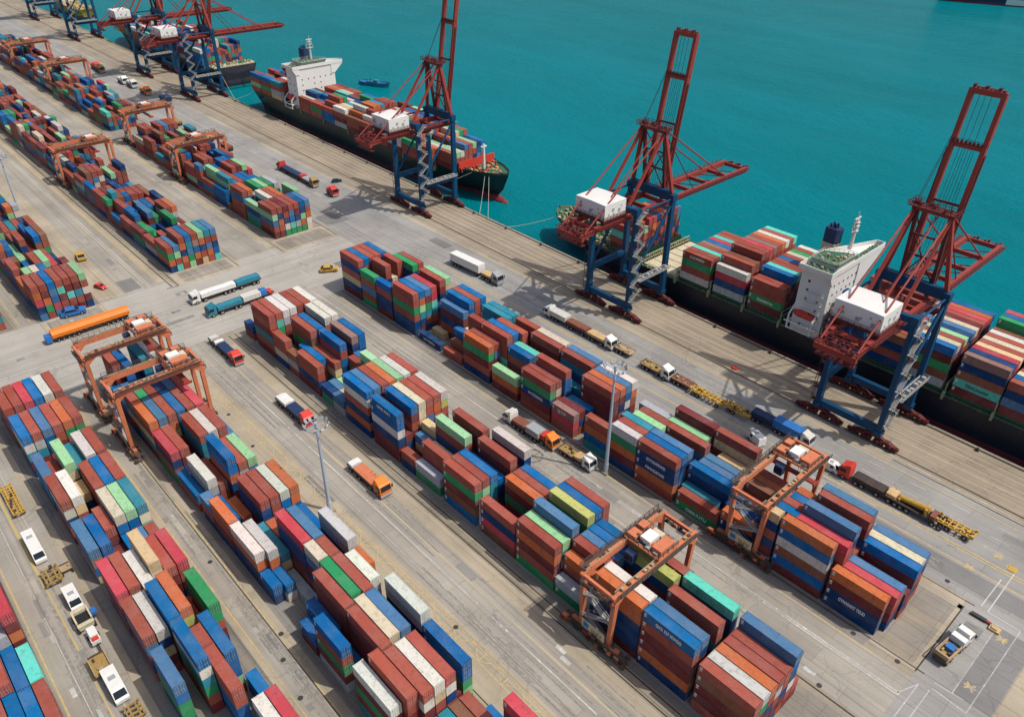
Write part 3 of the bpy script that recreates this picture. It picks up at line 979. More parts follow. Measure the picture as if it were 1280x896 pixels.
def trolley_to(o, y):
    for ch in o.children:
        if ch.name.startswith('trolley'):
            ch.location.y = y


g18 = make_gantry(18.4, 25.0)
g21 = make_gantry(21.0, 22.8)
bpy.context.view_layer.update()
gants = [
    (g18, 0, -65.2, 96.4, 3.0, 'orange gantry crane with a white machinery box straddling the near end of the middle block'),
    (g18, 1, -59.2, 140.4, 6.2, 'orange gantry crane straddling the near end of the block beside the quay road'),
    (g21, 0, -217.8, 46.4, 6.0, 'orange gantry crane at the road end of the twin-crane block'),
    (g21, 1, -194.4, 46.4, 6.4, 'orange gantry crane second from the road on the twin-crane block'),
    (g18, 2, -416.5, 97.6, 5, 'small orange gantry crane over the far middle block, nearest the crossing road'),
    (g18, 3, -385.5, 142.0, 0, 'distant orange gantry crane over the far quay-side rows, closest to the crossing road'),
    (g18, 4, -456.5, 144.5, 0, 'distant orange gantry crane at the gap between two far quay-side blocks'),
    (g18, 5, -599.5, 146.0, 0, 'distant orange gantry crane halfway along the farthest block'),
    (g18, 6, -680.0, 145.0, 0, 'most distant orange gantry crane near the far end of the yard')]
for base, i, x, y, ty, lb in gants:
    o = base if i == 0 else copy_tree(base)
    o.location = (x, y, 0)
    trolley_to(o, ty)
    tag(o, lb, 'gantry crane', 'orange gantry cranes over the container blocks')
# ------------------------------------------------------------------ containers
PAL = {
    'R': ('rust red', (0.305, 0.072, 0.050)), 'D': ('maroon', (0.155, 0.028, 0.030)), 'O': ('orange', (0.47, 0.125, 0.045)),
    'B': ('bright blue', (0.001, 0.118, 0.33)), 'N': ('navy blue', (0.003, 0.045, 0.155)), 'U': ('faded blue', (0.06, 0.165, 0.315)),
    'G': ('green', (0.025, 0.26, 0.10)), 'L': ('pale green', (0.28, 0.52, 0.28)), 'T': ('teal', (0.022, 0.22, 0.29)),
    'A': ('aqua', (0.10, 0.50, 0.42)), 'W': ('white', (0.56, 0.54, 0.50)), 'C': ('cream', (0.55, 0.48, 0.36)),
    'Y': ('lime green', (0.42, 0.44, 0.14)), 'K': ('crimson', (0.46, 0.055, 0.075)), 'X': ('grey', (0.36, 0.38, 0.39)),
    'P': ('dusty brown', (0.26, 0.15, 0.13)), 'S': ('tan', (0.58, 0.42, 0.24)), 'M': ('brown', (0.21, 0.085, 0.05))}
BAG = 'R' * 34 + 'D' * 9 + 'B' * 13 + 'N' * 13 + 'G' * 6 + 'L' * 4 + 'T' * 6 + 'O' * 4 + 'W' * 3 + 'C' * 2 + 'M' * 6 + 'U' * 5 + 'X' * 2 + 'A' * 1 + 'K' * 2
TH, RP, CW, CH = 2.65, 2.5, 2.30, 2.60
rc = random.Random(77)
# stacks of the near blocks: far end x, length, row counted from the landward side, colours from the top down ('.' = any)
BLK = {}
BLK['A'] = (128.7, 0, '''
-233.5 12.2 0 RNRSND;-233.5 12.2 1 BRNRDN;-233.5 12.2 2 RNRDBR;-233.5 12.2 3 RDNRBR;-233.5 12.2 4 BNRDRN;-233.5 12.2 5 NR.;-233.5 12.2 6 R.
-220.6 9 0 GRURG;-220.6 9 1 DNR;-220.6 9 2 RRNDRN;-220.6 9 3 CRDN;-220.6 9 4 RRDNRD;-218 12.2 5 GNDRBR;-218 12.2 6 RDNRRN
-210.8 9 0 BRNND;-211 9 1 N.;-211 9 2 PN;-211 9 3 N.;-211 9 4 D.
-200.8 12.2 0 RRGRNN;-200.8 12.2 1 BOLTND;-200.8 12.2 2 UDGTRN;-200.8 12.2 3 KKATRD;-200.8 12.2 4 ND.;-202.6 12.2 5 RDNRRD;-202.6 12.2 6 LSORND
-187.4 12.2 0 N;-184 12.2 3 UDNRD;-184 12.2 4 BBRNDR;-184 12.2 5 RRDNRD;-184 12.2 6 BNRDND;-186 6.1 2 S
-174 7.4 2 BNN;-171.4 6.1 3 SDR;-173.6 9.4 0 R;-172.6 7.4 1 MD;-171 12.2 4 GRR
-162.9 12.2 0 OGDRN;-162.9 12.2 1 RUDNR;-166.4 6.1 2 RRDNRD;-160.1 12.2 2 RRRAND;-160.1 12.2 3 BRDNRD;-158.6 12.2 4 RRDNRN;-168.4 12.2 5 TTNRDN;-168.4 12.2 6 TANRDN;-155 9 6 RDDRND
-149.2 11.2 0 LOD;-147.6 9.6 2 BRDNR;-147.6 9.6 3 ADNRD;-146 12.2 4 MRND;-150 9 1 XR;-145.6 12.2 5 RDNRDN;-145.6 12.2 6 CXNRDN;-155.6 9 5 D.
-136.4 12.2 0 RGNDR;-136.4 12.2 1 RCRND;-135.4 12.2 2 RBBNRD;-137.2 12.2 3 UNRD;-133.4 12.2 4 TND;-132.6 12.2 5 RTNRDN;-132.6 12.2 6 UDNRDN
-123.4 8.6 0 PKR;-123.4 8.6 1 DNR;-122.4 8.6 2 BNR;-119.5 12.2 3 RDDDDR;-119.5 12.2 4 ODNRDN;-119.5 12.2 5 UBWNRD;-119.5 12.2 6 WORDND
-113.2 6.1 2 T;-110.8 8.6 0 ROBT;-110.6 8.6 1 TN;-106.9 6.1 3 N;-106.9 6.1 4 D
-101.4 8.6 0 WGODN;-101.4 8.6 1 RWDNR;-102.6 9.6 2 TTNRD;-102.6 9.6 3 LXRDN;-102.6 9.6 4 RDNRD;-102.6 9.6 5 XWNRD
-92.5 12.2 0 RNNOR;-92.5 12.2 1 BNBUR;-92.7 12.2 2 UNOTR;-92.7 12.2 3 DR;-92.7 12.2 4 RUORN;-92.7 12.2 5 LONRD;-92.5 12.2 6 DDNRBR
-78.9 12.2 0 RG;-79.6 10.6 1 TN;-79.8 12.2 2 BNND;-79.8 12.2 3 UNRD;-79.8 12.2 4 UDNR;-76.8 9 5 SDRD;-79.8 12.2 6 RSDRND
-66.1 8.6 0 ONT;-66.9 12.2 1 NDR;-67 12.2 2 UBD;-67 12.2 3 RNR;-67 12.2 4 MRDN;-67 12.2 5 ODRN;-67 12.2 6 RRND
-57.2 5.0 0 SNRNDX;-54.2 2.2 9 N;-57.2 5.0 1 BNRDNR;-57.2 5.0 2 RDNRDN;-57.2 5.0 3 BDNRDN;-57.2 5.0 4 ORDNRD;-57 5.0 5 RN.;-57 5.0 6 R.
-51.6 12.2 0 OBWMBD;-51.6 12.2 1 KRDNRD;-51.6 12.2 2 UNRDNRD;-51.6 12.2 3 RDNR;-51.6 12.2 4 RDNRDND;-51.6 12.2 5 UDNRDND;-51.6 12.2 6 RN
-38.4 12.0 0 ODNN;-38.4 12.0 1 KRDN;-38.4 12.0 2 URDN;-38.4 12.0 3 DNR;-38.4 12.0 4 BDNRD;-38.4 12.0 5 CRNRD;-38.4 12.0 6 UNRDR''')
BLK['B'] = (86.6, 0, '''
-228.2 6.1 0 NR;-219.6 12.2 0 RRDTRD;-219.6 12.2 1 RAGRND;-219.6 12.2 2 WXRDNR;-219.6 12.2 3 WRDNRD;-219.6 12.2 4 RDNRDN;-219.6 12.2 5 RDNRRN;-219.6 12.2 6 WRNDRN
-207 8.5 0 RRCN;-207 12.2 1 GD;-202.7 12.2 2 RMGDRN;-202.7 12.2 3 BNDRDN;-206.8 12.2 5 WORDNR;-206.8 12.2 6 WRDNRD;-206.8 12.2 4 NDR
-198.2 6.1 0 MXR;-191.7 12.2 0 RRND;-194.6 12.2 1 BRRD;-190.2 12.2 2 RSGN;-190.2 12.2 3 BRBNDR;-191.6 12.2 5 PNRBDR;-191.6 12.2 6 BBNRDN;-192 12.2 4 ND
-181 6.1 5 BNDR;-178.6 6.1 4 RRDN;-178.6 6.1 0 NG;-172.3 6.1 0 UX;-178.6 6.1 1 UN;-172.3 6.1 1 CN;-177.8 12.2 2 LD;-177.8 12.2 3 GN;-178 12.2 6 N.
-164.8 12.2 0 BWRNON;-164.8 12.2 1 UNRDNR;-164.8 12.2 2 RDNRDN;-164.8 12.2 3 ORDNRD;-164.8 12.2 4 LGRDNR;-171.2 6.1 4 LGDNRD;-164.8 12.2 5 WCRDNR;-164.8 12.2 6 RRDNRD
-150.9 12.2 0 BBWNDD;-150.9 12.2 1 DNR;-151.3 12.2 2 BDRDNR;-151.3 12.2 3 CCSRDN;-151.3 12.2 4 RRUNRD;-151.3 12.2 5 RORDNR;-151.3 12.2 6 WYRDNR
-138 6.1 0 RN;-131.6 10.2 0 XG;-131.6 11.4 1 RRND;-132.6 12.2 2 WND;-138.2 5.8 2 USR;-138.4 6.1 3 SNUD;-132 12.2 3 LRNDRD;-138.4 6.1 4 UND;-138.4 6.1 5 KDR;-131 12.2 5 RDDNRD;-131.6 12.2 4 ND
-119.4 12.2 0 RGDMB;-119.4 12.2 1 RLTRD;-119.4 12.2 2 BTTRD;-119.4 12.2 3 BNNR;-117.9 12.2 4 RDNRDN;-118.2 12.2 6 WNRDND;-118.2 12.2 5 DN
-105.2 12.0 0 RNKM;-104.9 12.2 3 ODGDN;-104.9 12.2 4 RRDNR;-104.9 12.2 5 BNRDN;-105 12.2 1 N
-92.6 12.2 0 RODRG;-92.6 12.2 1 LTXDR;-92.4 12.2 2 UDDRND;-92.4 12.2 4 YGDNRD;-92.4 12.2 5 BNRDND;-92.4 12.2 6 RRNDRD;-92.4 12.2 3 ND
-79.9 10.2 0 XG;-79.9 10.8 1 ORND;-79.9 10.8 2 RDNRD;-79.9 10.8 3 UNRDN;-79.9 10.8 4 BNRDN;-79.9 10.8 5 BNDRN
-68.8 12.2 0 OONNND;-68.8 12.2 1 WXDNRD;-68.8 12.2 2 UGDN;-68.8 12.2 3 DNR;-68.8 12.2 4 YNDGRD;-68.8 12.2 6 RDNRD
-56.2 12.2 0 BRDDON;-56.2 12.2 1 UNRDND;-56.2 12.2 3 RRTDNR;-56.2 12.2 5 ANNDRN;-56.2 12.2 2 ND
-42.6 12.2 0 RMDDR;-42.6 12.2 1 WGDNR;-42.6 12.2 2 ORNDR;-42.6 12.2 3 RXRDN;-42.6 12.2 4 RRNDR;-42.6 12.2 5 UBNWRD;-42.6 12.2 6 RD''')
BLK['C'] = (38.8, 0, '''
-226 8.6 0 UB;-226 9.6 1 RRDNR;-226 12.2 2 BBNDN;-226 12.2 4 TTNDN;-226 12.2 5 WWXDN;-226 12.2 6 MRDND;-226 12.2 3 ND
-214 6.1 0 BND;-214 12.2 1 BND;-214 12.2 2 BD;-213.4 6.1 3 UN;-207.6 6.1 0 UND;-213 12.2 4 ND;-213 12.2 5 BNR;-213 12.2 6 NR;-207 4.6 3 LG
-201.6 6.6 0 RTSDN;-201.6 6.6 1 GXRDN;-201.6 6.6 2 RDNRD;-201.6 6.6 3 NDRND;-201.6 6.6 4 URDNR;-201.6 6.6 5 RDNRD
-194.6 12.2 0 OMSTD;-194.6 12.2 1 USRDN;-194.6 12.2 2 ROYRN;-194.6 12.2 3 BBNRD;-194.6 12.2 4 RRDND;-194.6 12.2 5 KRDNR
-182.2 12.2 0 KNRG;-182.2 12.2 1 RDNR;-180.6 12.2 3 RTTDN;-180.6 12.2 4 WWRDN;-180.6 12.2 5 RRDNR;-180.6 12.2 6 UTN;-182 12.2 2 D
-169.2 12.2 0 BR;-166.4 12.2 1 WXBB;-166.4 12.2 2 RRD;-164.2 12.2 3 BBONDR;-164.2 12.2 4 RXNDR;-164.2 12.2 5 LUNRD;-168 3 5 G
-154.2 6.1 0 URN;-147.9 10.6 0 ORDN;-153.6 10.4 1 BN;-151 8.6 2 OD;-148 12.2 3 RNNDR;-148 12.2 4 RRDNR;-148 12.2 5 WBNRD;-148 12.2 6 OOBRD
-136.9 12.2 0 WONN;-135.6 12.2 1 WORB;-135.6 12.2 2 TSD;-135.2 6.6 3 OUN;-135.2 6.6 4 BND;-135.2 6.6 5 UXN;-135 12.2 6 BRN
-124.4 6.1 0 BN;-123.2 6.1 1 BW;-128.2 12.2 3 KNNDRD;-123.1 12.2 2 X;-127.6 12.2 4 UBNRDN;-127.6 12.2 5 RN;-122.4 12.2 6 WXNRDN
-115.6 6.1 3 CUDNRD;-115 6.1 4 RDNRDN;-109.8 6.1 6 ORDNR
-107.6 12.2 2 RDDDDD;-109.2 12.2 3 GNRDNR;-108.6 12.2 4 RRDNRD;-107.4 9.6 5 WXDNRD;-108.4 10.4 1 BND;-107 6.1 0 BD
-95 12.2 2 RDDDDD;-96.2 12.2 3 CSDNRD;-96 12.2 4 UDNRDN;-96.6 12.2 6 WXNDND;-97.4 12.2 5 D;-99.6 10 0 BRGDX;-97.6 11.4 1 BN
-85.4 12.2 0 WDGDT;-83.8 12.2 1 RRDNRD;-82.4 12.2 2 RWDNRD;-82.4 12.2 3 WSRDNR;-82.4 12.2 4 RWNRDN;-84.2 12.2 5 DN;-84 12.2 6 BBGLG
-70 12.2 2 RDN;-70 12.2 3 TND;-70 6 4 MDR;-63.9 6 4 MRN;-70 8.4 5 RRN;-61.5 8 5 RND;-60.4 12.2 6 KDDDND;-66.5 5.6 6 BN''')
BLK['D'] = (12.3, 0, '''
-226 12.2 0 RDNRD;-226 12.2 1 RRDND;-226 12.2 2 KDNRD;-226 12.2 3 BBDRN;-226 12.2 4 WCXDN;-226 12.2 5 RLDNR;-233 6.1 0 RD;-233 6.1 1 RN
-210 12.2 0 BWTDN;-210 12.2 1 RXTDN;-210 12.2 2 UBNRD;-210 12.2 3 RRDNR;-210 12.2 4 OGRDN;-210 12.2 5 RGDNR
-193.4 12.2 0 UBTN;-191.8 12.2 1 RDN;-191.8 12.2 2 LCPDR;-192 12.2 3 TNDR;-191.8 12.2 4 WXDNR;-191.8 12.2 5 RRDNR
-178.4 12.2 0 RWNRD;-178.4 12.2 1 WSRDN;-178.4 12.2 3 RRDNR;-178.4 12.2 4 BNRDN;-178.4 12.2 5 RRDND;-179 6.1 2 SND
-161.9 12.2 0 UPBS;-161.7 12.2 1 BBRD;-163.2 9.2 2 RDND;-165.6 12.2 3 CBNRD;-165.6 12.2 4 LBRDN;-165.6 12.2 5 TCARD
-153.2 6.1 3 BNR;-153.2 6.1 4 UBN;-153 6.1 5 RRD;-153.8 6.1 2 DN
-143 12.2 0 KRNRD;-143 12.2 1 RDNRD;-143 12.2 2 WXDNR;-144 12.2 3 SCNRDN;-143 12.2 4 RDRND;-143.2 12.2 5 KRDNR;-149.2 6 2 D
-129.2 12.2 0 RUDNR;-128.9 12.2 1 WNSDR;-127.6 12.2 2 BNRDND;-128.4 12.2 3 OYDNRD;-128 12.2 5 GGRDN;-129 12.2 4 RD
-113.6 10.6 0 UBGGN;-115.2 12.2 2 BWTGRD;-113.6 6.1 3 RDNRD;-107.4 12.2 3 RRBBN;-115.6 12.2 4 BBBLM;-103.2 9.2 5 BN
-93.6 12.2 4 WUNR;-93.6 12.2 5 KDDN''')
BLK['E'] = (-4.0, 1, '''
-165.3 12.2 0 KDRND;-152.9 12.2 0 KDODN;-139.4 10.6 0 AL;-128.6 12.2 0 RD;-166 12.2 1 RNDR;-153.6 6.1 1 NXSX;-147 6.1 1 XSR;-140.8 12.2 1 BU;-128.4 12.2 1 BR
-154 12.2 2 RDNR;-141.4 12.2 2 RBD;-129 12.2 2 BN;-116.2 12.2 0 DN;-154 12.2 3 RDN;-141.4 12.2 3 NR;-129 12.2 3 RD''')

BOX = []           # every container: centre of its base, length, colour letter, where it is


def put(block, row, x0, L, y, z0, cols):
    nt_ = len(cols)
    for i, ch in enumerate(cols):
        if ch == '.':
            ch = rc.choice(BAG)
        BOX.append(dict(x=x0 + L / 2, y=y, z=z0 + (nt_ - 1 - i) * TH, L=L, c=ch, b=block, r=row, t=i, n=nt_, x0=x0))


for bk, (y0, neg, txt) in BLK.items():
    ends = {}
    for tok in txt.replace('\n', ';').split(';'):
        tok = tok.split()
        if len(tok) < 4:
            continue
        x0, L, r, cols = float(tok[0]), float(tok[1]), int(tok[2]), tok[3]
        if r > 7:
            continue
        y = y0 + (-1 if neg else 1) * (r + .5) * RP
        ends.setdefault(r, []).append([x0, L, cols, y])
    for r, lst in ends.items():
        lst.sort()
        for a, b in zip(lst[:-1], lst[1:]):          # keep neighbours in a row from touching
            gap = b[0] - (a[0] + a[1])
            if gap < 0.06:
                if gap < -3.5:
                    print('OVERLAP', bk, r, a[:3], b[:3])
                b[0] = a[0] + a[1] + 0.06
        for x0, L, cols, y in lst:
            put(bk, r, x0, L, y, 0.02, cols)


def far_block(bk, xa, xb, y0, rows, hmin, hmax, pitch=12.5, front=None, seed=1, pw=2.56):
    rr = random.Random(seed)
    x = xb
    if front:
        for r, cols in enumerate(front):
            put(bk, r, x - 12.2, 12.2, y0 + (r + .5) * pw, 0.02, cols)
        x -= 12.6
    while x > xa:
        short = rr.random() < 0.22
        L = 6.1 if short else 12.2
        base = rr.randint(hmin, hmax)
        for r in range(rows):
            h = max(1, min(hmax, base + rr.choice((-2, -1, -1, 0, 0, 0, 1))))
            if rr.random() < 0.05:
                continue
            put(bk, r, x - L, L, y0 + (r + .5) * pw, 0.02, ''.join(rr.choice(BAG) for _ in range(h)))
        x -= L + (0.25 if rr.random() < .8 else 1.5)


far_block('F', -436, -290.5, 131.2, 8, 3, 5, seed=3, front=['RLURD', 'RNORD', 'DRNWG', 'RUBAG', 'RDNXG', 'BNLOG', 'UROWC'])
far_block('Q', -730, -487, 132, 8, 3, 5, seed=5)
far_block('G', -668, -289, 86, 8, 3, 5, seed=7, front=['RGON', 'ULRA', 'RONOR', 'BTUGL', 'RPBOD', 'LONRS', 'TRUOR', 'URNBA'])
far_block('H', -405, -283, 37.6, 7, 3, 5, seed=9, front=['ROKNU', 'RDOGR', 'BUBKU', 'RADRN', 'RDARD', 'RDTRD', 'LRWDN'])
far_block('I', -400, -286, 12, 6, 2, 4, seed=11)
far_block('V', -930, -765, 120, 14, 1, 3, seed=13)

# ------------------------------------------------------------------ containers on the ships
DECK = {}


def ship_bay(ship, x0, y0, base, rows, cols=None, hmin=3, hmax=5, seed=0, L=12.2):
    rr = random.Random(seed)
    h = rr.randint(hmin, hmax)
    for r in range(rows):
        if cols and r < len(cols) and cols[r]:
            c_ = cols[r]
        else:
            if rr.random() < .35:
                h = max(hmin, min(hmax, h + rr.choice((-1, 1))))
            c_ = ''.join(rr.choice(BAG) for _ in range(h))
        put(ship, r, x0, L, y0 + (r + .5) * RP, base, c_)


SY1 = 216.4 + 0.0
ship_bay('S1', -145.9, SY1, 8.9, 10, ['RGRW', 'RRDN', 'AGRD', 'RRND', 'PRRD', 'BRND', 'KRDN', 'ARND', 'RDNR', 'RNDR'])
ship_bay('S1', -131.6, SY1, 8.9, 12, ['WKNX', 'RRNDR', 'MRDNR', 'RDNRDN', 'RDRDNR', 'KRDNRD', 'PRNDRD', 'RRDNRD', 'ORDNRD', 'WRDNRD', 'RRDNRD', 'ARNDRD'][:12])
ship_bay('S1', -117.6, SY1, 8.9, 12, ['RRGD', 'RDRN', 'BNRDN', 'ARDNR', 'RNRDN', 'RRDNR', 'BRDNR', 'RDNRD', 'CRDNR', 'GRDNR', 'RDNRD', 'WRDNR'])
ship_bay('S1', -89.4, SY1, 8.9, 12, ['MNRN', 'BRDN', 'RDNRD'], 4, 5, 21)
ship_bay('S1', -76.8, SY1, 8.9, 12, ['MNRN', 'RRDN', 'BNRDN', 'ORDNR'], 4, 5, 22)
ship_bay('S1', -64.3, SY1, 8.9, 12, ['BDGMX', 'CRDNR', 'RNRDN', 'LRDNR', 'NRDNR', 'UNRDN', 'CRDNR', 'DRNDR', 'RDNRD', 'KNRDR', 'ORNDR', 'BUDNR'])
ship_bay('S1', -49.6, SY1, 8.9, 12, ['PNMAD', 'NRDNR', 'KRDNR', 'SRDNR', 'RNDRN', 'CRDNR', 'RRDNR', 'WRDNR', 'MDNRD', 'GLDNRD', 'BNRDNR', 'KRDNRD'])
ship_bay('S1', -36.8, SY1, 8.9, 12, ['RNUD', 'BRDN', 'CRDN', 'RNDR', 'CRDNR', 'SRDNR', 'RDNRD', 'WRDNR', 'RMDNR', 'GRDNRD', 'RRDNRD', 'UNRDRD'])
ship_bay('S1', -23.4, SY1, 8.9, 12, None, 4, 5, 23)
ship_bay('S1', -10.6, SY1, 8.9, 12, None, 4, 5, 24)
ship_bay('S1', 2.2, SY1, 8.9, 12, None, 4, 5, 25)
ship_bay('S1', -180.6, SY1 + 1, 8.2, 11, ['RARD', 'ORDNR', 'LRDN', 'KRDNR', 'RORDN', 'NRDNR', 'RNRDN', 'ORDNR', 'NORDN', 'RDNRD', 'UTRND'])
SY2 = 218.6 + yq(-380) - 1.8
for k, x0 in enumerate((-423.5, -410.8, -398.1, -385.4, -372.7, -360, -347.3, -334.6, -321.9, -309.2)):
    pre = [['RRR', 'WRR'], ['RGR', 'RDN'], ['RBB', 'RDNR'], ['WRDX', 'SRDN', 'CNRD', 'TRDN', 'WRND'], ['MRD', 'ORND'], ['RDN', 'WRDN'], ['WDR', 'RNDR'], ['WWD', 'MGRD', 'SRDN', 'CTRD'], ['GRR', 'RRDN', 'RSDN', 'AGND'], ['RRD', 'OGR', 'WRD', 'LRN']][k]
    ship_bay('S2', x0, SY2, 9.4, 11 if x0 < -315 else 9, pre, 3 if k < 3 else 4, 5 if k > 1 else 4, 40 + k)
ship_bay('S2', -296.4, SY2 + 2.5, 9.8, 8, ['RRD', 'LRN', 'WRD'], 3, 5, 71)
for k, x0 in enumerate((-485, -472, -459)):
    ship_bay('S2', x0, SY2 + 1, 9.4, 11, [['BRLR', 'RNRD'], ['BRGR', 'URDN'], ['TRXS', 'RRDN', 'RDNR', 'WRDN']][k], 3, 4, 60 + k)
SY3 = 220.2 + yq(-650) - 3.4
for k in range(13):
    ship_bay('S3', -575 - k * 13.2, SY3, 9.4, 12, None, 3, 5, 80 + k)

# ------------------------------------------------------------------ which containers show largest: rays from the camera over the boxes
MAXN = 305
bv, bf = [], []
for q in BOX:
    b = len(bv)
    x0, x1, y0, y1, z0, z1 = q['x'] - q['L'] / 2, q['x'] + q['L'] / 2, q['y'] - CW / 2, q['y'] + CW / 2, q['z'], q['z'] + CH
    bv += [(x0, y0, z0), (x1, y0, z0), (x1, y1, z0), (x0, y1, z0), (x0, y0, z1), (x1, y0, z1), (x1, y1, z1), (x0, y1, z1)]
    for f_ in ((4, 5, 6, 7), (3, 2, 1, 0), (0, 1, 5, 4), (2, 3, 7, 6), (3, 0, 4, 7), (1, 2, 6, 5)):
        bf.append(tuple(b + i for i in f_))
tree = BVHTree.FromPolygons([Vector(v) for v in bv], bf)
hits = [0] * len(BOX)
ehit = [0] * len(BOX)
shit = [0] * len(BOX)
GX, GY = 512, 358
for j in range(GY):
    for i in range(GX):
        u, v = (i + .5) / GX * 1280, (j + .5) / GY * 896
        d = FW + RT * ((u - 640) / 977.18) - UP * ((v - 448) / 977.18)
        loc, _n, idx, _d = tree.ray_cast(EYE, d)
        if idx is not None:
            hits[idx // 6] += 1
            if idx % 6 == 5:
                ehit[idx // 6] += 1
            elif idx % 6 == 2:
                shit[idx // 6] += 1
order = sorted(range(len(BOX)), key=lambda i: -hits[i])
single = set(order[:MAXN])
print('containers', len(BOX), 'in view', sum(1 for h in hits if h), 'smallest single', hits[order[MAXN - 1]])


def container_mesh(L):
    """corrugated box: corner posts, rails, trapezoid ribs on the sides and the blind end, ridged roof"""
    W, Hh = CW / 2, CH
    b = MB()
    for sx in (-1, 1):
        for sy in (-1, 1):
            x, y = sx * (L / 2 - .09), sy * (W - .09)
            b.box(x - .09, x + .09, y - .09, y + .09, 0, Hh)
            for z in (0, Hh - .12):
                b.box(x - .105, x + .105, y - .1, y + .1, z - .012, z + .132)
    for sy in (-1, 1):
        y = sy * (W - .05)
        b.box(-L / 2 + .18, L / 2 - .18, y - .045, y + .045, Hh - .13, Hh - .006)
        b.box(-L / 2 + .18, L / 2 - .18, y - .045, y + .045, .005, .17)
    for sx in (-1, 1):
        x = sx * (L / 2 - .06)
        b.box(x - .055, x + .055, -W + .18, W - .18, Hh - .14, Hh - .008)
        b.box(x - .055, x + .055, -W + .18, W - .18, .005, .18)
    n = int(L / .34)
    p = (L - .36) / n
    prof = []
    for i in range(n):
        a = -L / 2 + .18 + i * p
        prof += [(a, 0), (a + p * .32, 0), (a + p * .5, 1), (a + p * .82, 1)]
    prof.append((L / 2 - .18, 0))
    for sy in (-1, 1):
        k = len(b.v)
        for a, e in prof:
            y = sy * (W - .03 - e * .05)
            b.v += [(a, y, .17), (a, y, Hh - .13)]
        for i in range(len(prof) - 1):
            q = (k + 2 * i, k + 2 * i + 2, k + 2 * i + 3, k + 2 * i + 1)
            b.f.append(q if sy < 0 else q[::-1])
            b.m.append(0)
    k = len(b.v)
    for a, e in prof:
        z = Hh - .035 - e * .022
        b.v += [(a, -W + .09, z), (a, W - .09, z)]
    for i in range(len(prof) - 1):
        b.f.append((k + 2 * i, k + 2 * i + 2, k + 2 * i + 3, k + 2 * i + 1))
        b.m.append(0)
    for sx, dp in ((-1, .07), (1, .09)):
        x = sx * (L / 2 - dp)
        b.box(x - .02, x + .02, -W + .17, W - .17, .17, Hh - .13)
    b.box(-L / 2 + .2, L / 2 - .2, -W + .12, W - .12, .06, .12)
    return b.mesh('container', 'paint')


def door_mesh(side):
    W, Hh = CW / 2, CH
    a0, a1 = (.012, W - .19) if side > 0 else (-W + .19, -.012)
    b = MB().box(-.07, -.018, a0, a1, .19, Hh - .15)
    for t in (.28, .72):
        y = a0 + (a1 - a0) * t
        b.box(-.016, .02, y - .022, y + .022, .1, Hh - .06, 1)
        b.box(-.017, .03, y - .06, y + .06, .12, .24, 1)
        b.box(-.017, .03, y - .06, y + .06, Hh - .24, Hh - .1, 1)
        b.box(-.017, .035, y - .2, y + .02, 1.05, 1.1, 1)
    for z in (.75, 1.35, 1.95):
        b.box(-.02, -.004, a0 + .05, a1 - .05, z, z + .07)
    return b.mesh('container_door', ['paint', 'zinc'])


CM = {}
PM = {}
DM = (door_mesh(-1), door_mesh(1))
TEXTS = {('A', -162.9, 0, 1): 'WLWVTTA', ('A', -162.9, 0, 4): 'WYYZEWAG', ('A', -187.4, 0, 0): 'WYYRFFA', ('A', -200.8, 0, 2): 'HI TD', ('A', -200.8, 0, 4): 'LCPETT',
         ('A', -210.8, 0, 2): 'IYDMN', ('A', -136.4, 0, 2): 'WYZZRWA', ('A', -123.4, 0, 0): 'IJTP', ('A', -92.5, 0, 1): 'GYYXWRWD', ('A', -92.5, 0, 2): 'FWWDETND',
         ('A', -78.9, 0, 1): 'OBBUUTU', ('A', -38.4, 0, 2): 'CYWXNXT TEUD', ('B', -150.9, 0, 0): 'CPHZ PXTT', ('B', -131.6, 0, 1): 'NWYCOTUN', ('B', -56.2, 0, 0): 'GXX 327 MWGO',
         ('S1', -145.9, 0, 0): 'CCMSD', ('S1', -117.6, 0, 2): 'WANMTVA', ('S1', -49.6, 0, 3): 'TWUNAN', ('S2', -398.1, 0, 1): 'NOSS', ('S2', -398.1, 0, 2): 'OAYN'}
BN = {'A': 'quay-road block', 'B': 'middle block', 'C': 'twin-gantry block', 'D': 'white-van block', 'E': 'corner block',
      'F': 'far quay-side block', 'Q': 'farthest block', 'G': 'far middle block', 'H': 'far landward block', 'I': 'far edge block', 'V': 'distant yard',
      'S1': 'black-hulled ship', 'S2': 'dark green ship', 'S3': 'farthest ship'}
ORD = ['nearest', 'second', 'third', 'fourth', 'fifth', 'sixth', 'seventh', 'eighth', 'ninth', 'tenth', 'eleventh', 'twelfth', 'thirteenth', 'fourteenth', 'fifteenth',
       'sixteenth', 'seventeenth', 'eighteenth', 'nineteenth', 'twentieth', 'twenty-first', 'twenty-second', 'twenty-third', 'twenty-fourth', 'twenty-fifth', 'twenty-sixth']
TIER = ['atop the', 'second-from-top in the', 'third-from-top in the', 'fourth-from-top in the', 'fifth-from-top in the', 'sixth-from-top in the', 'seventh-from-top in the']
seq = {}
for q in BOX:
    seq.setdefault((q['b'], q['r']), set()).add(round(q['x'], 2))
seq = {k: sorted(v, reverse=True) for k, v in seq.items()}
rj = random.Random(5)
far = MB()
fcol = []
nlast = {}
for (b_, r_), _v in seq.items():
    nlast[b_] = max(nlast.get(b_, 0), r_)
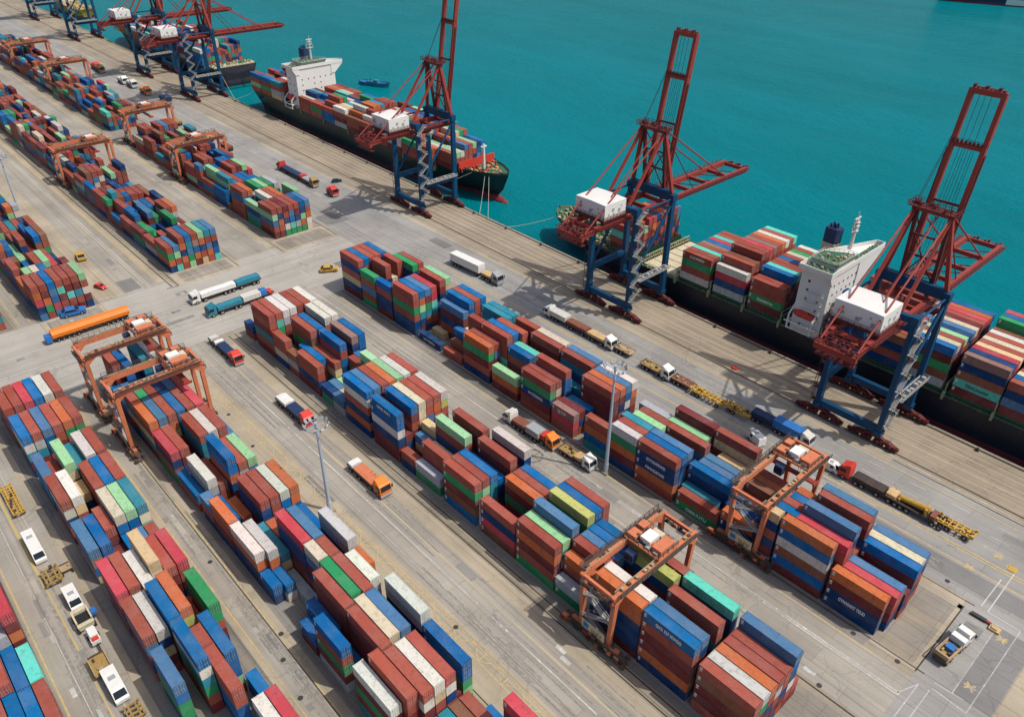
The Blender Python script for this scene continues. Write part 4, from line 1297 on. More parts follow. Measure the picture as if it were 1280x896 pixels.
for i, q in enumerate(BOX):
    base = PAL[q['c']][1]
    jit = rj.uniform(.86, 1.14) * (.86 if q['b'] in 'FGHQVI' else 1)
    col = tuple(max(0, min(1, c_ * jit * rj.uniform(.95, 1.05))) for c_ in base)
    if i in single:
        L = q['L']
        if L not in CM:
            CM[L] = container_mesh(L)
        o = link('shipping_container', CM[L], None, (q['x'], q['y'] + rj.uniform(-.04, .04), q['z']))
        o.color = (*col, 1)
        k = seq[(q['b'], q['r'])].index(round(q['x'], 2))
        last = nlast[q['b']]
        r = q['r']
        row = 'landward row' if r == 0 and q['b'] != 'E' else 'lane-side row' if r == 0 else 'seaward row' if r == last and q['b'] != 'E' else '%s row from %s' % (ORD[r], 'the lane' if q['b'] == 'E' else 'land')
        word = PAL[q['c']][0]
        if TEXTS.get((q['b'], q['x0'], r, q['t'])):
            word = 'lettered ' + word
        lb = '%s container %s %s, %s, %s' % (word, TIER[q['t']], 'nearest stack' if not k else ORD[k] + ' stack', row, BN[q['b']])
        tag(o, lb, 'container', 'containers stacked on the near ship' if q['b'] == 'S1' else 'containers on other ships' if q['b'][0] == 'S' else 'containers stacked in the yard')
        if ehit[i] >= 3:
            for s_ in (0, 1):
                d_ = link('door', DM[s_], o, (L / 2, 0, 0))
                d_.color = o.color
        tx = TEXTS.get((q['b'], q['x0'], r, q['t']))
        if tx:
            lo = lettering(tx, 1.25, (-L * .24, -CW / 2 - .012, .75), o, 'letter_dark' if q['c'] == 'A' else 'letter')
            wd = max(v_.co.x for v_ in lo.data.vertices)
            lo.scale = (min(1.6, L * .5 / wd), 1, 1)
        if shit[i] >= 8:
            pm = PM.get(L)
            if pm is None:
                b_ = MB()
                for a_, z_, w_, h_ in ((.32, 1.75, .55, .42), (.32, 1.2, .34, .3), (.7, 1.25, .16, .22)):
                    b_.box(-L / 2 + a_, -L / 2 + a_ + w_, -CW / 2 - .006, -CW / 2 + .03, z_, z_ + h_)
                pm = PM[L] = b_.mesh('number_plate', 'letter')
            if not tx or True:
                link('number_plate', pm, o)
    else:
        L = q['L'] / 2 - .04
        far.box(q['x'] - L, q['x'] + L, q['y'] - CW / 2 + .01, q['y'] + CW / 2 - .01, q['z'] + .01, q['z'] + CH - .02)
        fcol += [(*col, rj.random())] * 6
me = far.mesh('stacked_containers', 'paint_far')
at = me.attributes.new('paint', 'FLOAT_COLOR', 'FACE')
at.data.foreach_set('color', [c_ for t_ in fcol for c_ in t_])
tag(link('stacked_containers', me), 'mass of stacked containers filling the blocks and ships behind the nearer ones', 'containers', None, 'stuff')
# ------------------------------------------------------------------ ships
def loft_hull(st, t, name, paint, deckmat, zb=1.2, boot=-1.6):
    """st: (x, deck half-breadth, waterline half-breadth, deck height, rake of the foot); closed hull with bulwark, boot-topping and deck"""
    b = MB()
    secs = []
    for x, hd, hw, zd, rk in st:
        hm = hw + (hd - hw) * .45
        s_ = []
        for sy in (-1, 1):
            s_.append([(x, sy * hd, zd + zb), (x, sy * hd, zd), (x + rk * .45, sy * hm, 2.4), (x + rk * .9, sy * (hw + (hm - hw) * .12), boot), (x + rk, sy * hw, -4.2), (x + rk * 1.05, sy * hw * .9, -8)])
        secs.append(s_)
    for i in range(len(secs) - 1):
        for side in (0, 1):
            for k in range(5):
                q = [secs[i][side][k], secs[i + 1][side][k], secs[i + 1][side][k + 1], secs[i][side][k + 1]]
                n0 = len(b.v)
                b.v += q
                f_ = (n0, n0 + 1, n0 + 2, n0 + 3)
                b.f.append(f_ if side else f_[::-1])
                b.m.append(1 if k >= 3 else 0)
            # inside of the bulwark
            q = [(p[0], p[1] * (1 - .18 / max(.3, abs(p[1]))), p[2]) for p in (secs[i][side][0], secs[i + 1][side][0], secs[i + 1][side][1], secs[i][side][1])]
            n0 = len(b.v)
            b.v += q
            b.f.append((n0, n0 + 1, n0 + 2, n0 + 3))
            b.m.append(2)
    for e in (0, -1):
        n0 = len(b.v)
        ring = secs[e][0] + secs[e][1][::-1]
        b.v += ring
        b.f.append(tuple(range(n0, n0 + len(ring))))
        b.m.append(0)
    h = b.build(name, [paint, 'boot', 'pale_green'], t)
    d = MB()
    for i in range(len(st) - 1):
        (xa, ha, _w, za, _r), (xb, hb, _w2, zb_, _r2) = st[i], st[i + 1]
        n0 = len(d.v)
        d.v += [(xa, -ha + .1, za - .05), (xb, -hb + .1, zb_ - .05), (xb, hb - .1, zb_ - .05), (xa, ha - .1, za - .05)]
        d.f.append((n0, n0 + 1, n0 + 2, n0 + 3))
        d.m.append(0)
    d.build('deck', deckmat, t)
    return h


def clutter(b, x0, x1, y0, y1, z, n, seed, mats, smin=.2, smax=.8, hmax=1.4, hx=None):
    rr = random.Random(seed)
    for i in range(n):
        x, y, d = rr.uniform(x0, x1), rr.uniform(y0, y1), rr.uniform(smin, smax)
        if hx and abs(y) > hx(x):
            continue
        mi = rr.randrange(mats)
        if rr.random() < .4:
            b.tube((x - d, y, z + d * .6), (x + d, y, z + d * .6), d * .6, 8, mi=mi)
        else:
            b.box(x - d, x + d, y - d * .7, y + d * .7, z, z + rr.uniform(.3, hmax), mi)


def lashing(t, xs, y0, y1, z0, z1, name='lashing_bridge'):
    for x in xs:
        b = MB()
        n = int((y1 - y0) / 5)
        for i in range(n + 1):
            y = y0 + (y1 - y0) * i / n
            b.beam((x, y, z0), (x, y, z1), .34, .34)
        for z in (z0 + 1.2, (z0 + z1) / 2, z1):
            b.beam((x, y0, z), (x, y1, z), .3, .25)
        b.box(x - .34, x + .34, y0 - 1.2, y0 + .3, z0 - 2.2, z0 + .3)
        b.build(name, 'pale_green', t)


def hatches(t, spans, yc, hw, z0, z1):
    for a, e in spans:
        b = MB().box(a, e, -hw, hw, z0, z1 - .25)
        b.box(a + .15, e - .15, -hw - .3, hw + .3, z1 - .24, z1)
        for i in range(int((e - a) / 1.6)):
            x = a + .8 + i * 1.6
            for s_ in (-1, 1):
                b.box(x - .12, x + .12, s_ * (hw + .15) - .14, s_ * (hw + .15) + .14, z0, z1 - .25)
        b.build('hatch_cover', 'deck_green', t)


def bridge(t, x0, x1, hw, z0, z1, wl, ws, roof_z, yo=0.0, windows=True):
    """accommodation block with flared bridge wings, roof deck and parapet"""
    b = MB()
    b.prism([(x0, -hw), (x1, -hw), (x1, hw), (x1 - 3.6, hw), (x0, hw * .3)], z0, z1, 'z')
    sp = b.build('superstructure', 'white', t)
    b = MB()
    # bridge deck: full-beam wing with knee brackets
    b.prism([(x0 - .6, -wl), (x1 + .5, -wl), (x1 + .5, ws), (x1 - 2.4, ws), (x0 - .6, hw * .34)], z1 + .004, z1 + .5, 'z')
    for s_, wg in ((-1, wl), (1, ws)):
        b.prism([(s_ * hw * .82, z1 - .02), (s_ * wg, z1 - .02), (s_ * (wg - .4), z1 - .7), (s_ * hw * 1.002, z1 - min(9, 2 + (wg - hw) * .55)), (s_ * hw * .82, z1 - min(9, 2 + (wg - hw) * .55))], x1 - 1.6, x1 + .35, 'x')
    b.box(x1 + .25, x1 + .5, -wl, ws, z1 + .5, z1 + 1.8)
    b.box(x0 - .6, x0 - .35, -wl, hw * .34, z1 + .5, z1 + 1.8)
    b.beam((x0 - .45, hw * .34, z1 + 1.15), (x1 - 2.3, ws, z1 + 1.15), .22, 1.3)
    b.box(x0 - .6, x1 + .5, -wl - .13, -wl + .13, z1 + .5, z1 + 1.8).box(x1 - 2.4, x1 + .5, ws - .13, ws + .13, z1 + .5, z1 + 1.8)
    b.build('bridge_wing', 'white', sp)
    b = MB().prism([(x0 + .5, -hw * .62), (x1 - .8, -hw * .62), (x1 - .8, hw * .62), (x1 - 3.4, hw * .62), (x0 + .5, hw * .2)], z1 + .5, roof_z, 'z')
    wh = b.build('wheelhouse', 'offwhite', sp)
    q = MB()
    for i in range(11):
        y = -hw * .55 + i * hw * .11
        q.box(x1 - .85, x1 - .74, y - hw * .045, y + hw * .045, z1 + 1.5, roof_z - .5)
    q.build('window', 'glass', wh)
    q = MB().prism([(x0 + .3, -hw * .66), (x1 - .5, -hw * .66), (x1 - .5, hw * .66), (x1 - 3.6, hw * .66), (x0 + .3, hw * .22)], roof_z + .002, roof_z + .2, 'z')
    q.box(x0 - .2, x1 + .1, -wl + .4, -hw * .64, z1 + .502, z1 + .56).box(x1 - 2.4, x1 + .1, hw * .68, ws - .4, z1 + .502, z1 + .56)
    q.build('roof', 'deck_green', sp)
    q = MB()
    q.rail([(x0 + .4, -hw * .64, roof_z + .2), (x1 - .6, -hw * .64, roof_z + .2), (x1 - .6, hw * .64, roof_z + .2), (x1 - 3.4, hw * .64, roof_z + .2), (x0 + .4, hw * .22, roof_z + .2), (x0 + .4, -hw * .64, roof_z + .2)], 1.1, .05, 1.3)
    clutter(q, x0 + 1, x1 - 1, -hw * .6, hw * .15, roof_z + .2, 34, 3, 3, .12, .45, 1.0)
    clutter(q, x1 - 3.2, x1 - 1, hw * .15, hw * .6, roof_z + .2, 20, 4, 3, .12, .4, 1.0)
    clutter(q, x1 - 2.2, x1, hw * .7, ws - .8, z1 + .56, 22, 8, 3, .12, .4, .9)
    clutter(q, x0, x1, -wl + .8, -hw * .68, z1 + .56, 26, 9, 3, .12, .4, .9)
    tag(q.build('roof_gear', ['offwhite', 'pale_green', 'tan_load'], sp), kind='stuff')
    rr = random.Random(12)
    k = 0
    z = z0 + 4
    while z < z1 - 3 and windows:
        for y in (-hw * .72, -hw * .4, -hw * .1, hw * .22, hw * .5, hw * .78):
            if rr.random() < .75:
                MB().box(x1 + .002, x1 + .05, y - .33, y + .33, z - .36, z + .36).build('window', 'glass', sp)
        for x in (x0 + (x1 - x0) * .3, x0 + (x1 - x0) * .7):
            if rr.random() < .8:
                MB().box(x - .4, x + .4, -hw - .05, -hw - .002, z - .42, z + .42).build('window', 'glass', sp)
        z += 3.1
    sp.location.y = yo
    return sp


def funnel(t, x, y, z0, z1, cols, r=3.0):
    b = MB()
    n = len(cols)
    zs = [z0 + (z1 - z0) * a for a in ((0, .34, .66, 1) if n == 3 else (0, .5, 1))]
    for i in range(n):
        k = r * (1 - .05 * i)
        b.prism([(x - k, y - k * .62), (x - k * .6, y - k * .8), (x + k * .7, y - k * .8), (x + k, y - k * .5), (x + k, y + k * .5), (x + k * .7, y + k * .8), (x - k * .6, y + k * .8), (x - k, y + k * .62)], zs[i], zs[i + 1], 'z', i)
    for dx, dy in ((-1, -.8), (.6, -.6), (-.8, .9), (.7, .7), (0, 0)):
        b.tube((x + dx, y + dy, z1), (x + dx - .2, y + dy, z1 + 1.4), .34, 8, mi=n - 1)
    return b.build('funnel', cols, t)


def signal_mast(t, x, y, z0, z1):
    b = MB().tube((x, y, z0), (x, y, z1), .7, 8, .5)
    for i, z in enumerate((.62, .78, .9)):
        w = 2.2 - i * .5
        zz = z0 + (z1 - z0) * z
        b.beam((x, y - w, zz), (x, y + w, zz), .25, .25)
        for s_ in (-1, 1):
            b.tube((x, y + s_ * w, zz), (x, y + s_ * w, zz + 1.3), .16, 6)
        b.box(x - .9, x + .9, y - .8, y + .8, zz - .1, zz + .1)
    b.box(x - .2, x + .2, y - 1.9, y + 1.9, z1, z1 + .5)
    b.tube((x, y, z1), (x, y, z1 + 2.4), .14, 6)
    b.build('signal_mast', 'offwhite', t)


def lifeboat(t, x, y, z):
    b = MB()
    for i in range(10):
        a0, a1 = -1 + i * .2, -.8 + i * .2
        r0, r1 = 1.35 * math.sqrt(max(.03, 1 - a0 ** 4)), 1.35 * math.sqrt(max(.03, 1 - a1 ** 4))
        b.tube((x + a0 * 4.2, y, z), (x + a1 * 4.2, y, z), r0, 10, r1)
    b.box(x - 1.6, x + 1.2, y - .9, y + .9, z + .9, z + 1.75)
    lb = b.build('lifeboat', 'red', t)
    b = MB()
    for dx in (-4.4, 3.8):
        b.beam((x + dx, y - 2.2, z - 5.5), (x + dx, y - 2.2, z - .6), .45, .45)
        b.beam((x + dx, y - 2.2, z - .6), (x + dx, y + 1.2, z + 2.6), .45, .45)
        b.beam((x + dx, y - 2.2, z - 3.0), (x + dx, y + 1.6, z - 3.0), .4, .4)
    b.beam((x - 5.6, y - 2.3, z - 3.0), (x + 5.4, y - 2.3, z - 3.0), .45, .35)
    b.beam((x - 4.4, y - 2.3, z - 5.2), (x + 3.8, y - 2.3, z - 5.2), .35, .3)
    b.build('davit', 'white', t)
    return lb


def ship_rails(t, segs, z, m='pale_green', seed=1):
    b = MB()
    for (xa, ya), (xb, yb) in segs:
        b.rail([(xa, ya, z), (xb, yb, z)], 1.1, .06, 2.2)
        L = math.hypot(xb - xa, yb - ya)
        rr = random.Random(seed)
        for i in range(int(L / 2.1)):
            u = rr.random()
            x, y = xa + (xb - xa) * u, ya + (yb - ya) * u
            s_ = 1 if ya < 0 else -1
            b.box(x - rr.uniform(.15, .6), x + rr.uniform(.15, .6), y + s_ * .3, y + s_ * rr.uniform(.6, 1.3), z - .1, z + rr.uniform(.3, 1.3), rr.randrange(2))
    b.build('railing', [m, 'deck_green'], t)


# the black-hulled ship: y is across the ship, its middle on the ship's own axis
def tweak(t, name, f):
    pass


YC1 = 231.8
s1 = thing('container_ship', 'black-hulled container ship with white bridge berthed beside the two nearest quay cranes', 'container ship', (0, YC1, 0))
stS1 = [(-222.5, .5, .15, 7.6, 7), (-219.5, 5.0, .5, 7.4, 6.5), (-215, 8.6, 1.4, 7.2, 6), (-209, 11.6, 3.6, 6.9, 5), (-201, 13.8, 7, 6.7, 3.5), (-192, 15.1, 10.6, 6.5, 2), (-180, 15.8, 13.8, 6.3, 1), (-164, 15.9, 15.5, 6.2, 0), (-140, 15.9, 15.9, 6.2, 0), (80, 15.9, 15.9, 6.2, 0)]
loft_hull(stS1, s1, 'hull', 'hull_black', 'deck_green', .9)
hatches(s1, [(-181, -168), (-146.4, -133), (-132, -119), (-118, -105), (-90, -77.6), (-77.2, -64.8), (-64.6, -51.6), (-50, -37.2), (-37, -24), (-23.8, -11), (-10.9, 2), (2.1, 15)], 0, 14.6, 6.2, 8.85)
lashing(s1, (-147.2, -132.7, -118.6, -104.6, -90.2, -50.8, -36.9 - .35, -24.0), -15.2, 15.2, 8.4, 11.6)
ship_rails(s1, [((-190, -14.9), (-164, -15.5)), ((-164, -15.5), (70, -15.5))], 6.2, 'pale_green', 4)
ship_rails(s1, [((-190, 14.9), (-164, 15.5)), ((-164, 15.5), (70, 15.5))], 6.2, 'pale_green', 5)
b = MB()
clutter(b, -219, -203, -12, 12, 7.25, 260, 31, 3, .25, .75, 1.5, lambda x: min(12, 4.6 + (x + 220) * .62))
clutter(b, -203, -183, -14, 14, 6.55, 300, 32, 3, .25, .8, 1.8)
clutter(b, -168, -164.8, -14, 14, 6.2, 60, 36, 3, .25, .6, 1.4)
tag(b.build('mooring_gear', ['pale_green', 'deck_green', 'tan_load'], s1), kind='stuff')
b = MB().box(-163.2, -148.2, -14.2, 14.2, 6.2, 7.6)
for i in range(6):
    b.box(-162.6, -149, -13.6 + i * 4.6, -9.6 + i * 4.6, 7.6, 7.85)
b.build('hatch_deck', 'cream', s1)
b = MB()
for i in range(26):
    y = -15 + i * 1.2
    b.beam((-164.4, y, 6.3), (-164.4, y, 9.4), .28, .28, 0)
b.beam((-164.4, -15, 9.4), (-164.4, 15, 9.4), .5, .35, 0)
b.beam((-164.4, -15, 7.8), (-164.4, 15, 7.8), .3, .3, 1)
b.build('breakwater', ['pale_green', 'tan_load'], s1)
sp1 = bridge(s1, -101.0, -91.0, 9.1, 6.2, 29.6, 11.0, 23.4, 31.6, -6.0)
funnel(s1, -102.6, 4.4, 22, 36.6, ['blue', 'cream', 'navy'], 2.7)
signal_mast(s1, -97.2, 7.0, 30, 40.5)
lifeboat(s1, -96.8, -15.0, 13.8)
b = MB()
for i in range(5):
    b.box(-99.8 + .6 * i, -92, -16.1, -15.2, 9.6 + 3.1 * i, 9.75 + 3.1 * i)
    b.rail([(-99.8 + .6 * i, -16.0, 9.75 + 3.1 * i), (-92, -16.0, 9.75 + 3.1 * i)], 1.0, .05, 1.3)
b.build('side_gallery', 'white', s1)

YC2 = 233.6 + yq(-380)
s2 = thing('container_ship', 'dark green container ship with white bridge and red bulbous bow berthed mid-quay', 'container ship', (0, YC2, 0))
stS2 = [(-491, 12.2, 6, 8, 0), (-484, 15.0, 10, 8, 0), (-468, 15.6, 14.5, 8, 0), (-445, 15.6, 15.6, 8, 0), (-330, 15.6, 15.6, 8, 0), (-312, 15.0, 13, 8.2, -2), (-297, 13.6, 8.5, 8.8, -4), (-284, 11.2, 4.4, 9.4, -6), (-272, 7.6, 1.8, 10, -7), (-264.5, 4.0, .6, 10.3, -7.5), (-261, .5, .15, 10.5, -8)]
loft_hull(stS2, s2, 'hull', 'hull_green', 'deck_green', .9)
b = MB()
for i in range(10):
    u0, u1 = i / 10, (i + 1) / 10
    r0, r1 = 2.6 * math.sqrt(max(.02, 1 - u0 ** 3)), 2.6 * math.sqrt(max(.02, 1 - u1 ** 3))
    b.tube((-284 + 23 * u0, 0, -3.9), (-284 + 23 * u1, 0, -3.7), r0 * 1.2, 14, r1 * 1.2)
b.build('bulbous_bow', 'boot', s2)
hatches(s2, [(-485.5 + i * 13, -473 + i * 13) for i in range(3)] + [(-424 + i * 12.7, -411.6 + i * 12.7) for i in range(10)], 0, 13.8, 8, 9.35)
lashing(s2, [-424.2 + i * 12.7 for i in range(0, 11, 2)], -14.9, 14.9, 9, 11.4)
ship_rails(s2, [((-484, -14.6), (-445, -15.3)), ((-445, -15.3), (-325, -15.3))], 8, 'pale_green', 6)
sp2 = bridge(s2, -440, -428.6, 12.8, 8, 30.4, 14.8, 18.4, 32.8, -.8)
funnel(s2, -446.5, 3, 16, 37.5, ['offwhite', 'navy'], 3.0)
signal_mast(s2, -435, 1, 32.5, 44)
lifeboat(s2, -436, -14.6, 13.4)
b = MB().beam((-283.6, -11.2, 10.9), (-283.6, 11.2, 10.9), .4, 4.6)
b.beam((-283, -11, 13.0), (-281.2, -11, 9.0), .25, .25)
b.build('breakwater', 'red', s2)
b = MB().tube((-277, -1, 9), (-277, -1, 21.5), .75, 10, .5).box(-277.4, -276.6, -2.6, .6, 20.2, 20.7)
b.build('fore_mast', 'white', s2)
b = MB()
clutter(b, -282, -264, -10, 10, 9.7, 190, 33, 4, .25, .8, 1.5, lambda x: max(.5, 10 - (x + 282) * .55))
tag(b.build('mooring_gear', ['pale_green', 'deck_green', 'tan_load', 'red'], s2), kind='stuff')
b = MB().box(-427.5, -424.5, -13.6, 13.6, 8, 14)
b.build('fore_house', 'cream', s2)

YC3 = 236.0 + yq(-650) - .8
s3 = thing('container_ship', 'large container ship berthed farthest along the quay, its cream stern deck towards the camera', 'container ship', (9, YC3, 0))
stS3 = [(-560, 15.6, 10, 8, 3), (-575, 16, 14, 8, 0), (-590, 16, 16, 8, 0), (-715, 16, 16, 8, 0), (-740, 14.6, 11, 8.6, 3), (-755, 10.5, 5, 9.2, 6), (-765, 5, 1.4, 9.8, 8), (-770, .5, .2, 10, 9)]
loft_hull(stS3[::-1], s3, 'hull', 'hull_black', 'deck_green', .9)
hatches(s3, [(-584.6 - k * 13.2, -571.4 - k * 13.2) for k in range(13)], 0, 14.4, 8, 9.35)
b = MB().box(-569.5, -561.0, -15, 15, 8, 9.6)
clutter(b, -569, -561.5, -14.4, 14.4, 9.6, 160, 5, 3, .25, .7, 1.4)
b.build('stern_deck', ['cream', 'pale_green', 'deck_green'], s3)
ship_rails(s3, [((-573, -15.4), (-561, -15.2)), ((-700, -15.5), (-575, -15.5))], 8, 'offwhite', 9)

# the far ship whose dark side just enters the top of the view
A_, B_ = Vector((-372, 988)), Vector((-298, 1012))
d_ = (B_ - A_).normalized()
s4 = thing('cargo_ship', 'dark blue ship far out on the water at the top edge of the view', 'cargo ship', (A_.x, A_.y, 0), math.atan2(d_.y, d_.x))
st4 = [(-14, .5, .3, 13, 8), (-6, 5, 1.5, 12, 6), (6, 9, 6, 11, 3), (30, 11, 10, 10.5, 0), (190, 11, 11, 10, 0), (205, 9, 7, 10, 0)]
h4 = MB()
loft_hull([(x, hd, hw, zd, rk) for x, hd, hw, zd, rk in st4], s4, 'hull', 'navy', 'deck_green', .9)
b = MB().box(60, 82, -11.06, -11.02, -2.6, 3)
b.build('white_patch', 'white', s4)
bridge(s4, 150, 165, 9, 10, 28, 11, 11, 30)
for ch in s4.children:
    ch.location.y += 11

# tug on the far side of the green ship, small far vessel
tg = thing('tug_boat', 'small blue boat lying on the water beyond the dark green ship', 'boat', (-484, 312, -3.6), R_(20), None, .8)
loft_hull([(-16, 3.6, 2.5, 2.4, 0), (-9, 4.4, 3.6, 2.3, 0), (4, 4.4, 3.8, 2.5, 0), (11, 3.0, 1.6, 3.2, -1), (15.5, .4, .2, 3.8, -2)], tg, 'hull', 'teal', 'blue', .7, -2.2)
MB().box(-8, 4, -2.4, 2.4, 2.4, 3.6).box(-1, 3.4, -2, 2, 3.6, 5.0).build('wheelhouse', 'teal', tg)
MB().tube((-5, 0, 3.6), (-5, 0, 5.4), .6, 10, .5).build('funnel', 'navy', tg)
fv = thing('barge', 'yellow-green barge berthed at the far end of the quay behind the blue cranes', 'barge', (-915, 236 + yq(-915), 0))
loft_hull([(-40, 9, 8, 4, 0), (34, 9, 8, 4, 0), (40, 8, 3, 4.5, -3)], fv, 'hull', 'yellow', 'tan_load', .8)
b = MB().box(-30, -16, -7, 7, 4, 12)
b.build('deckhouse', 'offwhite', fv)
b = MB()
clutter(b, -12, 34, -7, 7, 4, 40, 6, 3, .8, 2.5, 3)
tag(b.build('cargo', ['yellow', 'pale_green', 'tan_load'], fv), kind='stuff')


def rope(name, label, pts, r=.09, m='rope', sag=1.0):
    b = MB()
    p, q = Vector(pts[0]), Vector(pts[1])
    prev = p
    for i in range(1, 9):
        u = i / 8
        c = p.lerp(q, u) - Vector((0, 0, sag * 4 * u * (1 - u)))
        b.tube(prev, c, r, 6)
        prev = c
    return tag(b.build(name, m), label, 'mooring rope', 'mooring ropes between ships and quay')


for p, q in (((-272, 232, 10.4), (-252, qy(-252) - 1.9, .8)), ((-270.5, 233, 10.4), (-246, qy(-246) - 1.9, .8)), ((-276, 227, 10), (-296, qy(-296) - 1.9, .8))):
    rope('mooring_rope', 'pale mooring rope from the bow of the dark green ship to the quay', (p, q))
for p, q in (((-562, 224, 9), (-520, qy(-520) - 1.9, .8)), ((-560, 232, 9), (-498, qy(-498) - 1.9, .8))):
    rope('mooring_rope', 'pale mooring rope from the stern of the farthest ship to the quay', (p, q), .12)
for p, q in (((-489, 228, 8.6), (-500, qy(-500) - 1.9, .8)), ((-216, 228, 7.8), (-234, qy(-234) - 1.9, .8))):
    rope('mooring_rope', 'pale mooring rope from the %s to the quay' % ('stern of the dark green ship' if p[0] < -300 else 'bow of the black-hulled ship'), (p, q), .1)


# ------------------------------------------------------------------ light masts
def light_mast(x, y, h, label):
    t = thing('light_mast', label, 'light mast', (x, y, 0))
    MB().box(-1.1, 1.1, -1.1, 1.1, 0, .5).build('footing', G_['runway'], t)
    MB().tube((0, 0, .5), (0, 0, h), .52, 12, .26).tube((0, 0, .5), (0, 0, 3.2), .66, 12, .6).build('pole', 'mast', t)
    b = MB()
    for i in range(12):
        a, c = 2 * math.pi * i / 12, 2 * math.pi * (i + 1) / 12
        b.beam((2.6 * math.cos(a), 2.6 * math.sin(a), h - .6), (2.6 * math.cos(c), 2.6 * math.sin(c), h - .6), .16, .16)
        if i % 3 == 0:
            b.beam((0, 0, h - .6), (2.6 * math.cos(a), 2.6 * math.sin(a), h - .6), .16, .16)
    b.tube((0, 0, h - 1), (0, 0, h + .5), .4, 10)
    b.build('headframe', 'mast', t)
    lm = MB().box(-.36, .36, -.16, .1, -.48, .48, 0).box(-.31, .31, .1, .15, -.42, .42, 1).mesh('floodlight', ['grey', 'lamp'])
    for i in range(12):
        a = 2 * math.pi * i / 12
        o = link('floodlight', lm, t, (2.75 * math.cos(a), 2.75 * math.sin(a), h - .25 + .35 * (i % 2)))
        o.rotation_euler = (R_(-35), 0, a - math.pi / 2)
    return t


light_mast(-135.8, 63.1, 27.5, 'tall light mast with a ring of floodlights beside the twin-gantry block')
light_mast(-99.1, 125.2, 33.8, 'tall light mast with a ring of floodlights beside the quay-road block')
light_mast(-386.5, 58.3, 27.5, 'tall light mast beside the far landward block at the left edge')
light_mast(-790, 118, 34, 'distant light mast among the farthest containers')
# ------------------------------------------------------------------ vehicles
WM = MB().tube((0, -.16, 0), (0, .16, 0), .52, 14).tube((0, -.175, 0), (0, .175, 0), .26, 10, mi=1).mesh('wheel', ['dark', 'zinc'])


def wheels(t, xs, half=1.05, scale=1.0):
    for x in xs:
        for s_ in (-1, 1):
            o = link('wheel', WM, t, (x, s_ * half, .52 * scale))
            if scale != 1:
                o.scale = (scale,) * 3


def cab_part(t, x1, m, L=2.3):
    """forward-control truck cab with its nose at x1"""
    x0 = x1 - L
    b = MB().prism([(x0, .62), (x1 - .05, .62), (x1, 1.5), (x1 - .28, 2.75), (x1 - .6, 2.98), (x0, 2.98)], -1.2, 1.2)
    b.prism([(x0 + .1, 2.99), (x1 - .8, 2.99), (x0 + .35, 3.45), (x0 + .1, 3.45)], -1.05, 1.05)
    b.box(x1 - .1, x1 + .12, -1.22, 1.22, .42, .86, 1)
    c = b.build('cab', [m, 'grey'], t)
    q = MB()
    q.v += [(x1 + .012, -1.08, 1.62), (x1 + .012, 1.08, 1.62), (x1 - .225, 1.02, 2.62), (x1 - .225, -1.02, 2.62)]
    q.f.append((0, 1, 2, 3))
    q.m.append(0)
    q.beam((x1 - .02, -1.08, 1.64), (x1 - .02, 1.08, 1.64), .06, .06)
    q.build('windscreen', 'glass', c)
    for s_ in (-1, 1):
        MB().box(x0 + .75, x1 - .4, s_ * 1.2 - .012, s_ * 1.2 + .012, 1.65, 2.5).build('side_window', 'glass', c)
        MB().box(x1 - .25, x1 - .1, s_ * 1.42 - .13, s_ * 1.42 + .13, 1.7, 2.35).build('mirror', 'dark', c)
    return c


